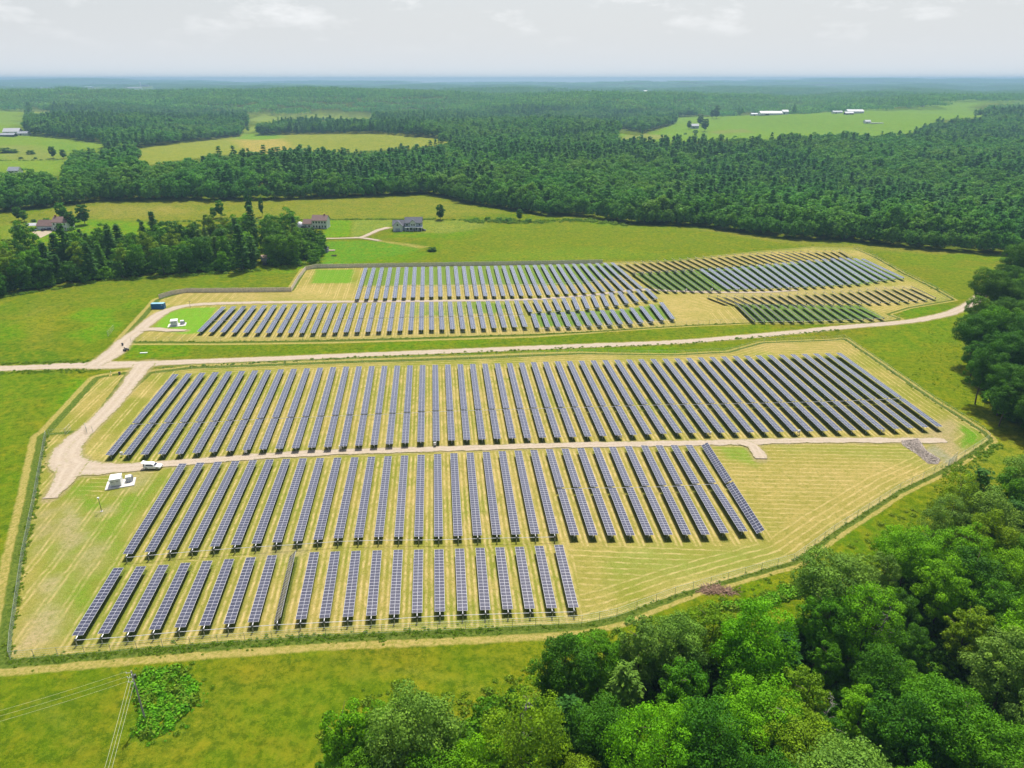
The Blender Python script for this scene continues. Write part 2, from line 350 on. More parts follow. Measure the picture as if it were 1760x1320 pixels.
# far fields
F1 = [(222,258),(290,249),(380,239),(420,234),(500,231),(640,230),(760,239),(795,244),(740,251),(690,256),(560,262),(400,263),(290,274),(262,280),(238,272)]
F1B = [(398,233),(470,231.5),(520,264),(430,264)]
F2 = [(421,196),(540,193),(600,194),(642,196),(642,211),(600,209),(490,207),(470,213),(440,222),(418,230),(416,222),(450,212),(430,208)]
F3 = [(-60,186),(0,188),(48,192),(36,224),(48,231),(123,240),(184,248),(176,262),(134,256),(118,270),(105,294),(68,292),(0,300),(-60,305)]
F4 = [(50,187),(92,187),(90,192.5),(55,195)]
F5 = [(1061,241),(1064,222),(1105,229),(1165,212),(1160,202),(1262,199),(1313,199),(1399,194),(1501,189),(1562,189),(1572,182),(1671,171),(1753,172),(1840,172),(1840,183),(1671,185),(1662,194),(1700,195),(1692,201),(1610,206),(1569,228),(1484,229.5),(1371,229.5),(1324,233.6),(1204,236)]
F6 = [(946,241),(1024,239),(1012,246),(950,246)]
def low(poly): return [(a, b+(7 if b > 0 else 0)) for a, b in poly]
for f, c, s in ((F1, np.array([.310,.310,.050]), 40), (F2, np.array([.260,.330,.050]), 41), (F3, np.array([.190,.330,.030]), 42), (F4, np.array([.30,.36,.10]), 43), (F5, FARG*1.25, 44), (F6, FARG, 45)):
    cx = sum(p[0] for p in f)/len(f); cy = sum(p[1] for p in f)/len(f)
    L([(a+(a-cx)*.04, b+(b-cy)*.25) for a, b in f], c, 10, 4, s, 60)
L([(398,233),(470,231.5),(522,272),(428,272)], np.array([.60,.40,.12]), 5, 2, 46, 60, k=.95)
L([(410,231),(478,230),(488,238),(404,240)], np.array([.12,.36,.02]), 5, 2, 47, 60, k=.9)
L([(0,248),(60,250),(105,270),(100,275),(0,275)], np.array([.28,.27,.09]), 6, 4, 48, 40, k=.7)
L([(80,243),(130,250),(120,272),(105,265)], np.array([.11,.30,.05]), 8, 4, 49, 40, k=.8)
L([(1061,240),(1100,230),(1150,232),(1140,240)], np.array([.33,.29,.12]), 8, 4, 50, 40, k=.8)
L([(1215,226),(1280,222),(1300,228),(1230,230)], np.array([.27,.24,.10]), 8, 4, 51, 40, k=.7)
for k_, tr in enumerate(([(52,600),(48,575),(47,548),(53,525),(56,525),(50,548),(52,575),(57,600)], [(64,600),(60,575),(59,548),(63,522),(66,522),(62,548),(64,575),(69,600)], [(82,595),(84,570),(83,545),(78,525),(81,525),(87,545),(88,570),(87,595)], [(10,560),(60,535),(140,512),(240,498),(240,499.5),(140,514),(60,538),(10,563)], [(600,1160),(680,1150),(780,1165),(840,1190),(836,1194),(775,1169),(680,1154),(600,1164)], [(60,1200),(110,1240),(150,1300),(144,1300),(104,1242),(56,1203)])):
    L(tr, np.array([.26,.24,.045]), 1.2, .6, 140+k_, 4, k=.6)
# patches inside the fenced ground
K = lambda *a, **k: lay(CI, *a, **k)
K([(110,830),(170,830),(190,860),(290,800),(310,800),(250,880),(210,960),(130,1090),(60,1080),(110,900)], np.array([.105,.225,.008]), 4, 5, 60, 6, k=.9)
K([(70,1000),(100,990),(120,1060),(90,1112),(30,1118)], BARE*1.05, 3, 3, 61, 5, k=.8)
K([(120,960),(150,930),(190,935),(170,985),(130,1000)], BARE*.95, 3, 3, 161, 4, k=.6)
K([(60,880),(85,870),(95,900),(60,960)], BARE*.95, 2, 2, 162, 4, k=.7)
K([(215,800),(262,812),(240,850),(205,845)], BARE, 2, 3, 163, 4, k=.6)
K([(230,950),(330,800),(560,792),(540,930),(430,1070),(150,1095)], np.array([.150,.200,.016]), 8, 6, 164, 8, k=.65)
K([(440,940),(520,930),(530,955),(440,960)], BARE, 1.5, 2, 165, 3, k=.6)
K([(95,870),(130,860),(150,930),(100,960)], BARE, 3, 3, 62, 4, k=.75)
K([(155,880),(205,862),(200,880),(165,895)], BARE, 1.5, 1.5, 63, 3, k=.7)
K([(1010,950),(1320,930),(1340,960),(1180,1000),(1040,1010)], np.array([.165,.260,.040]), 5, 4, 64, k=.8)
K([(985,950),(1025,945),(1060,1060),(985,1060)], STRAW, 4, 4, 65, 6, k=.6)
K([(1225,765),(1290,768),(1300,800),(1250,790)], LAWN, 2, 1, 66, k=.8)
K([(1330,765),(1560,765),(1590,800),(1350,775)], np.array([.230,.270,.055]), 3, 2, 67)
K([(1350,790),(1560,790),(1590,830),(1400,900),(1340,920)], STRAW*.92, 8, 3, 68, k=.65)
K([(1560,752),(1650,700),(1655,770),(1640,800),(1600,800),(1600,765)], BARE*.92, 3, 3, 69, 5, k=.75)
K([(1648,725),(1683,745),(1680,762),(1655,770)], BRIGHT, 1.5, 1.5, 70, 4)
K([(1585,772),(1605,765),(1645,792),(1635,800)], np.array([.26,.25,.17]), 1.5, .7, 71, 3)
K([(290,530),(372,528),(350,572),(318,575),(262,566)], LAWN*1.2, 1.5, 1, 72)
K([(542,463),(610,463),(603,487),(534,487)], LAWN*1.0, 1.5, .6, 73, 4)
K([(515,490),(610,488),(600,515),(505,515)], STRAW*1.0, 2, 1, 74, 5, k=.8)
K([(625,460),(1052,452),(1080,470),(1000,490),(620,492)], np.array([.095,.200,.024]), 2, 1.5, 75, 7)
K([(617,494),(1000,492),(1090,495),(900,512),(610,515)], STRAW*.85, 2, 2, 76, 7, k=.8)
K([(1050,451),(1300,434),(1450,429),(1475,440),(1300,452),(1090,468)], STRAW*.88, 2, 1.5, 77, 7, k=.85)
K([(1085,470),(1200,463),(1300,456),(1480,445),(1555,480),(1480,490),(1240,500),(1130,500)], np.array([.075,.190,.028]), 2, 1, 78, 7)
K([(1130,506),(1215,505),(1290,550),(1170,560)], STRAW*.95, 3, 1, 79, 7, k=.9)
K([(1215,505),(1560,490),(1610,512),(1500,522),(1290,524)], np.array([.40,.31,.15]), 2, 1, 80, 7, k=.85)
K([(1262,522),(1480,524),(1525,548),(1296,554)], np.array([.075,.190,.028]), 1.5, 1, 81, 7)
K([(915,538),(1067,532),(1130,522),(1160,548),(925,563)], np.array([.085,.200,.025]), 1.5, 1, 82, 7)
K([(905,516),(1100,500),(1128,515),(912,537)], np.array([.38,.29,.12]), 2, 1, 83, 6, k=.7)
K([(700,520),(880,518),(890,540),(700,544)], np.array([.080,.210,.024]), 2, 3, 84, 8, k=.8)
K([(345,575),(1160,560),(1290,552),(1290,560),(1000,572),(580,583),(345,585)], STRAW*.92, 2, 1, 85, 6, k=.8)
K([(290,498),(500,500),(520,512),(300,515)], STRAW*.85, 2, 2, 86, 7, k=.7)
K([(1300,590),(1450,586),(1480,620),(1400,600),(1180,612)], STRAW*.85, 3, 2, 87, 7, k=.7)
# dry shoulders of the gravel by distance
def pline(pts, n=6):
    w = [np.array(P(a, b)[:2]) for a, b in pts]; out = []
    for i in range(len(w)-1):
        p0, p1, p2, p3 = w[max(i-1, 0)], w[i], w[i+1], w[min(i+2, len(w)-1)]
        for k in range(n):
            t = k/n; out.append(.5*(2*p1+(p2-p0)*t+(2*p0-5*p1+4*p2-p3)*t*t+(3*p1-p0-3*p2+p3)*t**3))
    out.append(w[-1]); return np.array(out)
ROADS = {
 'gravel_road': ([(-60,635),(0,633.5),(60,631.5),(120,628.5),(200,627.5),(280,624),(350,621),(480,616),(620,610),(780,603.5),(900,598.5),(1000,594.5),(1160,588),(1300,577),(1450,562.5),(1550,554),(1600,546),(1640,536),(1672,520),(1690,505)],
    [2.6,2.6,2.6,3.2,4.0,2.6,2.5,2.3,2.2,2.2,2.2,2.2,2.2,2.3,2.3,2.3,2.4,2.5,2.6,2.5]),
 'upper_track': ([(160,629),(196,606),(218,583),(240,567),(262,549),(285,535),(320,525.5),(380,521.5),(480,519.5),(600,518.5),(760,517),(900,515),(1000,508.5),(1060,502),(1110,498),(1200,502),(1300,502.5),(1370,499)],
    [3.5,4.2,3.1,2.9,3.2,3.0,2.4,2.2,1.9,1.7,1.6,1.6,1.5,1.4,1.3,1.3,1.3,1.1]),
 'lower_track': ([(250,625),(236,642),(212,674),(186,704),(160,730),(130,757),(113,780),(122,800),(160,806),(210,805),(262,800),(340,793),(450,784.5),(600,776.5),(760,771.5),(900,767.5),(1060,764),(1200,762),(1300,759.5),(1420,757),(1560,757.5),(1625,757)],
    [4.2,3.2,2.8,2.7,2.7,3.6,4.3,4.5,3.6,2.4,2.0,1.8,1.7,1.7,1.6,1.6,1.6,1.6,1.7,1.6,1.7,1.4]),
 'turning_spur': ([(128,797),(116,815),(104,835),(86,857)], [4.0,3.3,2.6,1.6]),
 'pad_spur': ([(240,568),(262,566),(290,568),(319,568.5)], [2.4,2.2,2.0,1.2]),
 'field_spur': ([(1268,760),(1290,765),(1300,775),(1308,789)], [1.4,1.9,1.9,1.9]),
 'farm_drive': ([(455,412),(520,411),(556,410.5),(600,409.5),(620,408.5),(637,402),(650,396),(668,391.5)], [1.7,1.7,1.7,1.7,1.9,2.0,2.2,3.0]),
 'farm_lane': ([(608,408.5),(630,410.5),(652,414)], [1.9,1.8,1.8]),
}
ROADW = {}
sdr = np.full(X.shape, -99.)
for nm, (pts, wd) in ROADS.items():
    c = pline(pts); t = np.linspace(0, len(wd)-1, len(c)); w = np.interp(t, np.arange(len(wd)), wd); ROADW[nm] = (c, w)
    lo, hi = c.min(0)-12, c.max(0)+12; m = np.nonzero((X > lo[0]) & (X < hi[0]) & (Y > lo[1]) & (Y < hi[1]))[0]
    for i in range(len(c)-1):
        e = c[i+1]-c[i]; tt = np.clip(((X[m]-c[i, 0])*e[0]+(Y[m]-c[i, 1])*e[1])/(e@e+1e-9), 0, 1)
        d = w[i]-np.hypot(X[m]-c[i, 0]-tt*e[0], Y[m]-c[i, 1]-tt*e[1]); sdr[m] = np.maximum(sdr[m], d)
# floor of the near woods
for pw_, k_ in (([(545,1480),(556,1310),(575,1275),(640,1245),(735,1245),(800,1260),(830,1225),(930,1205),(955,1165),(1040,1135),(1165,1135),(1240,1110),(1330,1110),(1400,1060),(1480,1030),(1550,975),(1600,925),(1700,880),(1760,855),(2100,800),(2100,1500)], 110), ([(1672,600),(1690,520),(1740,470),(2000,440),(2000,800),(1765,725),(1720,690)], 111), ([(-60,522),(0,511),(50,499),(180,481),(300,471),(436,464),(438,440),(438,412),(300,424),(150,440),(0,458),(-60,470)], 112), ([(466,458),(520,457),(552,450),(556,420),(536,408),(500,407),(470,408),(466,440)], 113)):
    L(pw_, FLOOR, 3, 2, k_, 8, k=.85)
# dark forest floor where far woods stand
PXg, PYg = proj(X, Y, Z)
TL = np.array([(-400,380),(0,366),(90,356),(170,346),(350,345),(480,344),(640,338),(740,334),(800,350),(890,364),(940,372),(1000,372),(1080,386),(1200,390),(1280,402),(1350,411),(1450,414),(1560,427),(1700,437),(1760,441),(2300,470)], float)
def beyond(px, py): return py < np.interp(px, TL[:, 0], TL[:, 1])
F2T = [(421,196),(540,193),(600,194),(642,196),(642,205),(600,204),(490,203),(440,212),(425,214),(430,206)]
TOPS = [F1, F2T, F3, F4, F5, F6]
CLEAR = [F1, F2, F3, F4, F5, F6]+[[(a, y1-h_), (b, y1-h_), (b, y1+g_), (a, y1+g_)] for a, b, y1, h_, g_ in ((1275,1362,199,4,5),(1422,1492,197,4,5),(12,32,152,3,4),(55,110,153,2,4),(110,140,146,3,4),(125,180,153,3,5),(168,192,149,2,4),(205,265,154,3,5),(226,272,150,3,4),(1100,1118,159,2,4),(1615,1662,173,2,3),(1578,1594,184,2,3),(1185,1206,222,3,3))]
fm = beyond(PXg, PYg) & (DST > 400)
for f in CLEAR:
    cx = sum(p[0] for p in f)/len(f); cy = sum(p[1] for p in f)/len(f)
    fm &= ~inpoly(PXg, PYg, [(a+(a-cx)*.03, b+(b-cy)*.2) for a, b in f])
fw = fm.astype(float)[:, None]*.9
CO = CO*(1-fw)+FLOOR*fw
i0 = (np.arange(ny-1)[:, None]*nx+np.arange(nx-1)[None]).ravel()
Q = np.stack([i0, i0+1, i0+nx+1, i0+nx], 1)

t = NT('ground_cover'); g = t.n('ShaderNodeNewGeometry').outputs['Position']
co, ci = t.attr('co').outputs['Color'], t.attr('ci').outputs['Color']
sm_, sb_, ix_, sr_ = (t.attr(a).outputs['Fac'] for a in ('sdm', 'sdb', 'idx', 'sdr'))
nA, nB, nC, nD = t.noise(g, .35, 4), t.noise(g, 1.6, 4, .65), t.noise(g, .07, 3), t.noise(g, 6., 3, .7)
wob = t.math('MULTIPLY', t.math('SUBTRACT', nA, .5), 2.2)
lu_ = t.attr('lush').outputs['Fac']
# meadow
me = t.mix(t.mapr(nB, .38, .62, 0, .7), co, (.035, .080, .002)); me = t.mix(t.mapr(nD, .45, .7, 0, .6), me, (.24, .26, .01)); me = t.mix(t.mapr(t.noise(g, .18, 5, .7), .48, .66, 0, .6), me, (.21, .19, .01))
nE = t.noise(g, .5, 6, .78); me = t.mix(t.mapr(nE, .50, .60, 0, .6), me, (.030, .070, .003)); me = t.mix(t.mapr(nE, .46, .38, 0, .5), me, (.22, .215, .012))
me = t.mix(t.mapr(nC, .4, .65, 0, .3), me, (.06, .14, .004))
# mown ground with windrows
blk = t.mapr(t.math('ADD', sb_, t.math('MULTIPLY', wob, .6)), -16, -13)
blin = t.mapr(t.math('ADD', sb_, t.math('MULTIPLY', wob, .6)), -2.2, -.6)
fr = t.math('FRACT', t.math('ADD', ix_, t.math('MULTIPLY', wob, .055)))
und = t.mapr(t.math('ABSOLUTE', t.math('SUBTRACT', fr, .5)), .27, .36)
dd = t.math('ABSOLUTE', t.math('SUBTRACT', t.math('ABSOLUTE', t.math('SUBTRACT', fr, .5)), .13))
st1 = t.mapr(dd, .095, .015)
per = t.math('SINE', t.math('MULTIPLY', t.math('ADD', sm_, t.math('MULTIPLY', wob, .45)), 3.3))
st2 = t.mapr(per, .45, 1.)
sx = t.n('ShaderNodeSeparateXYZ'); t.l(g, sx.inputs[0])
lin = t.math('ADD', t.math('MULTIPLY', sx.outputs[1], 1.), t.math('MULTIPLY', sx.outputs[0], .06))
st3 = t.mapr(t.math('SINE', t.math('MULTIPLY', t.math('ADD', lin, t.math('MULTIPLY', wob, .5)), 3.1)), .45, 1.)
deep = t.mapr(t.math('ADD', sm_, wob), 8., 10.)
op = t.n('ShaderNodeMix', data_type='FLOAT'); t.set(op, 0, deep); t.set(op, 2, st2); t.set(op, 3, st3)
stm = t.n('ShaderNodeMix', data_type='FLOAT'); t.set(stm, 0, blk); t.set(stm, 2, op.outputs[0]); t.set(stm, 3, st1)
stripe = t.math('MULTIPLY', t.math('MULTIPLY', stm.outputs[0], t.mapr(lu_, 0, 1, 1, .16)), t.mapr(t.noise(g, .42, 6, .75), .38, .60, .05, 1.))
mo = t.mix(t.mapr(nB, .38, .7, 0, .6), ci, (.085, .125, .012)); mo = t.mix(t.math('MULTIPLY', t.mapr(t.noise(g, .45, 6, .78), .50, .62, 0, .6), t.mapr(blk, 0, 1, 1., .7)), mo, (.130, .150, .014))
mo = t.mix(t.math('MULTIPLY', t.mapr(nC, .35, .65, .15, .6), t.math('SUBTRACT', 1., lu_)), mo, (.190, .190, .026))
mo = t.mix(t.math('MULTIPLY', t.math('MULTIPLY', und, blin), .85), mo, (.038, .075, .006))  # unmown grass under the rows, darkened in colour to deepen the panels' shadow
mo = t.mix(t.math('MULTIPLY', stripe, t.mapr(blin, 0, 1, .6, .78)), mo, (.54, .41, .19)); mo = t.mix(t.mapr(nD, .5, .75, 0, .5), mo, (.54, .42, .18))
# ditch / fence line growth just outside, then a straw strip
e = t.math('DIVIDE', t.math('ADD', sm_, t.math('MULTIPLY', wob, .45)), t.mapr(sx.outputs[0], 8, 40, 1., .55))
ditch = t.math('MULTIPLY', t.mapr(e, -2.6, -2.1), t.mapr(e, .3, -.3))
strip = t.math('MULTIPLY', t.mapr(e, -4.6, -4.0), t.mapr(e, -2.1, -2.6))
me = t.mix(t.math('MULTIPLY', strip, .8), me, t.mix(t.mapr(nB, .4, .65), (.40, .31, .11), (.22, .21, .04)))
me = t.mix(t.math('MULTIPLY', ditch, .85), me, t.mix(t.mapr(nB, .4, .65), (.05, .085, .014), (.13, .17, .03)))
inm = t.mapr(e, -.15, .15)
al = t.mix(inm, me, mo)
# gravel shoulder
er = t.math('ADD', sr_, t.math('MULTIPLY', wob, .7))
al = t.mix(t.mapr(er, -1.1, .2, 0, .9), al, t.mix(t.mapr(nB, .35, .65), (.33, .26, .15), (.20, .19, .05)))
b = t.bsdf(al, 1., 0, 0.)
bh = t.math('ADD', t.math('MULTIPLY', nB, .6), t.math('MULTIPLY', nD, .4))
t.l(t.bump(bh, .9, .35), b.inputs['Normal'])
lush = np.maximum(np.clip((CI[:, 1]/CI[:, 0]-1.45)/.6, 0, 1), np.clip((CI[:, 2]/CI[:, 0]-.34)/.06, 0, 1))
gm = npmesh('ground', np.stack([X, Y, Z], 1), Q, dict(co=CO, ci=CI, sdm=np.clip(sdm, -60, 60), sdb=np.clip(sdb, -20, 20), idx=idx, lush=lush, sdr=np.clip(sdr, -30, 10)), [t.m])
gm.shade_smooth()
tag(link(bpy.data.objects.new('ground', gm)), kind='structure')

# ------------------------------------------------------------------ gravel roads
t = NT('gravel'); g = t.n('ShaderNodeNewGeometry').outputs['Position']
uvn = t.attr('cr').outputs['Fac']       # -1..1 across
nB, nD, nA = t.noise(g, 1.2, 4, .65), t.noise(g, 9., 3, .7), t.noise(g, .25, 3)
wh = t.math('ABSOLUTE', t.math('SUBTRACT', t.math('ABSOLUTE', t.math('ADD', uvn, t.math('MULTIPLY', t.math('SUBTRACT', nA, .5), .35))), .42))
c = t.mix(t.mapr(nB, .3, .7), (.335, .275, .205), (.45, .375, .29)); c = t.mix(t.mapr(nD, .45, .7, 0, .6), c, (.25, .20, .145))
c = t.mix(t.mapr(wh, .22, .05, 0, .3), c, (.48, .41, .32)); c = t.mix(t.mapr(nA, .5, .75, 0, .35), c, (.37, .29, .19))
ab = t.math('ADD', t.math('ABSOLUTE', uvn), t.math('MULTIPLY', t.math('SUBTRACT', t.noise(g, .9, 5, .75), .5), 1.1)); c = t.mix(t.mapr(ab, .84, 1.02, 0, .9), c, t.mix(t.mapr(nB, .4, .6), (.13, .17, .02), (.30, .26, .09)))
c = t.mix(t.mapr(t.math('ADD', t.math('ABSOLUTE', uvn), t.noise(g, .6, 5, .7)), .56, .40, 0, .35), c, (.30, .29, .13))
b = t.bsdf(c, .95, 0, .1); t.l(t.bump(t.math('ADD', nB, nD), .6, .08), b.inputs['Normal']); GRAVEL = t.m
def crown_off(k): return .05+.035*k
for k, (nm, (c, w)) in enumerate(ROADW.items()):
    seg = np.hypot(*np.diff(c, axis=0).T); L_ = np.concatenate([[0], np.cumsum(seg)]); n = max(6, int(L_[-1]/1.3))
    s = np.linspace(0, L_[-1], n); cx, cy = np.interp(s, L_, c[:, 0]), np.interp(s, L_, c[:, 1]); ww = np.interp(s, L_, w)
    tx, ty = np.gradient(cx), np.gradient(cy); ln = np.hypot(tx, ty); tx /= ln; ty /= ln
    V, A = [], []
    us = np.array([-1, -.5, 0, .5, 1])
    jl = fbm(s/2.6, s*0+k*9, 5)*.6+fbm(s/.9, s*0+k, 7)*.15; jr = fbm(s/2.6, s*0+50+k, 6)*.6+fbm(s/.9, s*0+k, 8)*.15
    for u in us:
        off = u*(ww+(jl if u < 0 else jr)*abs(u)); x, y = cx-ty*off, cy+tx*off
        z = H(x, y)+crown_off(k)-(.05 if abs(u) == 1 else 0)*0
        V.append(np.stack([x, y, z], 1)); A.append(np.full(n, u))
    V = np.stack(V, 1).reshape(-1, 3); A = np.stack(A, 1).reshape(-1)
    q0 = (np.arange(n-1)[:, None]*5+np.arange(4)[None]).ravel(); Qr = np.stack([q0, q0+5, q0+6, q0+1], 1)
    rm = npmesh(nm, V, Qr, dict(cr=A), [GRAVEL]); rm.shade_smooth()
    tag(link(bpy.data.objects.new(nm, rm)), kind='structure')
# ------------------------------------------------------------------ solar rows
ALU = simple('galvanised_steel', (.50,.51,.52), .45, .6, .15); ALUF = simple('white_aluminium', (.72,.72,.74), .4, .3, .1); DKG = simple('gearbox_grey', (.09,.10,.10), .6, .3, .3)
t = NT('panel_glass'); uv = t.n('ShaderNodeUVMap'); sp = t.n('ShaderNodeSeparateXYZ'); t.l(uv.outputs[0], sp.inputs[0])
U, Vv = sp.outputs[0], sp.outputs[1]
fv = t.math('FRACT', Vv); ev = t.math('MINIMUM', fv, t.math('SUBTRACT', 1., fv))
eu = t.math('MINIMUM', U, t.math('SUBTRACT', 2., U)); cu = t.math('ABSOLUTE', t.math('SUBTRACT', U, 1.))
line = t.math('MAXIMUM', t.math('MAXIMUM', t.math('LESS_THAN', ev, .034), t.math('LESS_THAN', eu, .045)), t.math('LESS_THAN', cu, .022))
cell = t.math('FLOOR', Vv); cb = t.n('ShaderNodeCombineXYZ'); t.l(cell, cb.inputs[0]); t.l(t.n('ShaderNodeObjectInfo').outputs['Random'], cb.inputs[1]); t.l(t.math('FLOOR', U), cb.inputs[2])
wn = t.n('ShaderNodeTexWhiteNoise', noise_dimensions='3D'); t.l(cb.outputs[0], wn.inputs[0])
c6 = t.math('MINIMUM', t.math('FRACT', t.math('MULTIPLY', Vv, 6.)), t.math('FRACT', t.math('MULTIPLY', U, 6.)))
base = t.mix(t.mapr(wn.outputs[0], 0, 1), (.010, .012, .034), (.018, .020, .052)); base = t.mix(t.mapr(c6, .07, .03, 0, .25), base, (.12, .13, .20))
base = t.mix(t.mapr(t.n('ShaderNodeObjectInfo').outputs['Random'], 0, 1, 0, .06), base, (.20, .19, .20))
col = t.mix(line, base, (.50, .50, .54))
b = t.bsdf(col, .5, 0, .5); t.set(b, 'Roughness', t.mapr(line, 0, 1, .16, .45)); t.set(b, 'IOR', 1.52); t.set(b, 'Coat Weight', 1.); t.set(b, 'Coat Roughness', .12); t.set(b, 'Coat IOR', 1.68); t.set(b, 'Sheen Weight', .15); t.set(b, 'Sheen Roughness', .45); PVG = t.m
t = NT('backsheet'); b = t.bsdf((.30, .31, .33), .6, 0, .3); BACK = t.m
def bank_mesh(L_, n):
    w, th = 1.03, .02
    m = bpy.data.meshes.new('panel_bank')
    vs = [(-w, 0, th), (w, 0, th), (w, L_, th), (-w, L_, th), (-w, 0, -th), (w, 0, -th), (w, L_, -th), (-w, L_, -th)]
    fs = [(0, 1, 2, 3), (7, 6, 5, 4), (0, 4, 5, 1), (1, 5, 6, 2), (2, 6, 7, 3), (3, 7, 4, 0)]
    m.from_pydata(vs, [], fs); m.materials.append(PVG); m.materials.append(BACK); m.materials.append(ALUF)
    for i, p in enumerate(m.polygons): p.material_index = (0, 1, 2, 2, 2, 2)[i]
    u = m.uv_layers.new(name='UVMap'); 
    for i, c in enumerate([(0, 0), (2, 0), (2, n), (0, n)]): u.data[i].uv = c
    m.update(); return m
post_m = MB().box(-.075, .075, -.05, .05, 0, 1.0).mesh('post'); post_m.materials.append(ALU)
gb = MB().box(-.16, .16, -.14, .14, .62, 1.12).tube((0, -.1, .95), (0, .1, .95), .24, n=10).mesh('gearbox'); gb.materials.append(DKG)
inv_list = []
SHORT = {}
rowcount = 0
DRIVE = {}
for key, B in BL.items():
    tiltd = B['tilt']; drv = []
    for i in range(B['n']):
        N, W = Vector(B['N'][i]), Vector(B['Fw'][i]); d = W-N; Lr = d.length
        zN, zW = float(H(*N)), float(H(*W)); yaw = math.atan2(-d.x, d.y)
        lab = f"{ordw(i+1)} solar row from the left in the {B['w']}"
        tl = tiltd+random.uniform(-1.3, 1.3)
        if key == 'front' and i == 8: tl = -43; lab = 'dark solar row stuck tilted steeply on edge in the short front block'
        if key == 'second' and i == 32: tl = -31; lab = 'dark blue solar row tilted towards the left at the right end of the second block'
        if key == 'brown' and i < 5: tl -= 3
        r = thing('solar_row', (N.x, N.y, zN), yaw, lab, 'solar panel row', 'solar rows standing in the fenced field'); rowcount += 1
        sl = math.atan2(zW-zN, Lr)
        bottoms = key in ('front', 'bend_upper', 'bend_lower', 'ridge', 'dark', 'blue', 'brown', 'green') or (key == 'second' and i < 22)
        ext = 1.15 if key in ('front', 'second') and bottoms else .7
        f = B['G'][i]; parts = [(0, Lr)]
        if f: parts = [(0, Lr*f-.35), (Lr*f+.35, Lr)]
        ct, st = math.cos(math.radians(tl)), math.sin(math.radians(tl))
        for a, e in parts:
            n = max(2, round((e-a)/1.03))
            o = bpy.data.objects.new('panel_bank', bank_mesh(e-a, n)); link(o, r)
            o.rotation_mode = 'YXZ'; o.rotation_euler = (sl, math.radians(tl), 0)
            o.location = (0+.0, a*math.cos(sl), PZ+a*math.sin(sl)-.35+.10) if 0 else (st*.10, a*math.cos(sl), PZ+a*math.sin(sl))
        z0 = PZ-.14
        MB().tube((0, -ext if bottoms else -.2, z0-(ext if bottoms else .2)*math.sin(sl)), (0, Lr+.15, z0+(Lr+.15)*math.sin(sl)), .085, n=8).build('torque_tube', ALUF, r, smooth=False)
        npost = max(3, round(Lr/8.5))
        ys = list(np.linspace(.8 if not bottoms else -ext+.15, Lr-.6, npost))
        if f: ys[int(np.argmin([abs(q-Lr*f) for q in ys]))] = Lr*f
        for yy in ys:
            p = bpy.data.objects.new('post', post_m); link(p, r)
            gx_, gy_ = N.x-math.sin(yaw)*yy, N.y+math.cos(yaw)*yy; gz = float(H(gx_, gy_))
            top = zN+z0+yy*math.sin(sl)-.05; p.location = (0, yy, gz-zN-.15); p.scale = (1, 1, max(.4, top-gz+.15))
        yd = (-ext+.15) if bottoms else (Lr*f if f else None)
        if yd is not None:
            q = bpy.data.objects.new('gearbox', gb); link(q, r); q.location = (0, yd, z0-.95+yd*math.sin(sl))
            wx, wy = N.x-math.sin(yaw)*yd, N.y+math.cos(yaw)*yd
            if not (key == 'second' and i == 32): drv.append((i, Vector((wx, wy, zN+z0-.12+yd*math.sin(sl))), bottoms))
    DRIVE[key] = drv
def drive(pts, label):
    base = pts[0].copy(); mb = MB()
    for a, b in zip(pts[:-1], pts[1:]): mb.tube(a-base, b-base, .055, n=6)
    o = mb.build('drive_shaft', ALUF, None, loc=base); tag(o, label, 'drive shaft', 'thin steel drive shafts linking the solar rows')
DL = {'front': 'steel drive shaft along the near ends of the short front block', 'middle': 'steel drive shaft crossing the middle block', 'upper': 'steel drive shaft crossing the upper block above the gravel road',
 'bend_upper': 'steel drive shaft of the short rows beside the straw slope', 'bend_lower': 'steel drive shaft of the short rows nearest the gravel road', 'top': 'steel drive shaft crossing the top block below the board fence',
 'ridge': 'steel drive shaft along the steeply tilted ridge rows', 'dark': 'steel drive shaft of the dark rows above the straw slope', 'blue': 'steel drive shaft along the near ends of the blue block', 'brown': 'steel drive shaft of the thin rows on bare ground', 'green': 'steel drive shaft of the lowest thin rows at right'}
for key, d in DRIVE.items():
    if key == 'second':
        drive([p for i, p, bt in d if bt], 'steel drive shaft along the near ends of the second block'); drive([p for i, p, bt in d if not bt], 'steel drive shaft crossing the split rows of the second block')
    else: drive([p for i, p, bt in d], DL[key])
# inverter cabinets at row ends
WHT = simple('cabinet_white', (.78,.79,.78), .45, 0, .08); 
INVP = [(212,783,'beside the second row from the left'),(424,779,'left of the centre'),(586,772,'by the dirt track above the front rows'),(748,766,'below the straightest middle row'),(910,758,'right of the centre'),(1066,753,'before the split rows'),(1219,748,'above the dark blue tilted row'),(1371,745,'above the turning spur'),(1516,743,'near the rock pile')]
for k, (px, py, tx) in enumerate(INVP):
    p = P(px, py)
    r = thing('inverter_cabinet', (p.x, p.y-.6, p.z), .1, f'white inverter cabinet, middle block near end, {tx}', 'inverter cabinet', 'inverter cabinets at the row ends')
    MB().box(-.38, .38, -.16, .16, .55, 1.5).build('cabinet', WHT, r, bevel=.03); MB().box(-.32, .32, -.19, -.165, .62, 1.42).build('door', ALUF, r)
    for s in (-1, 1): MB().box(s*.3-.04, s*.3+.04, -.05, .05, 0, .55).build('leg', ALU, r)
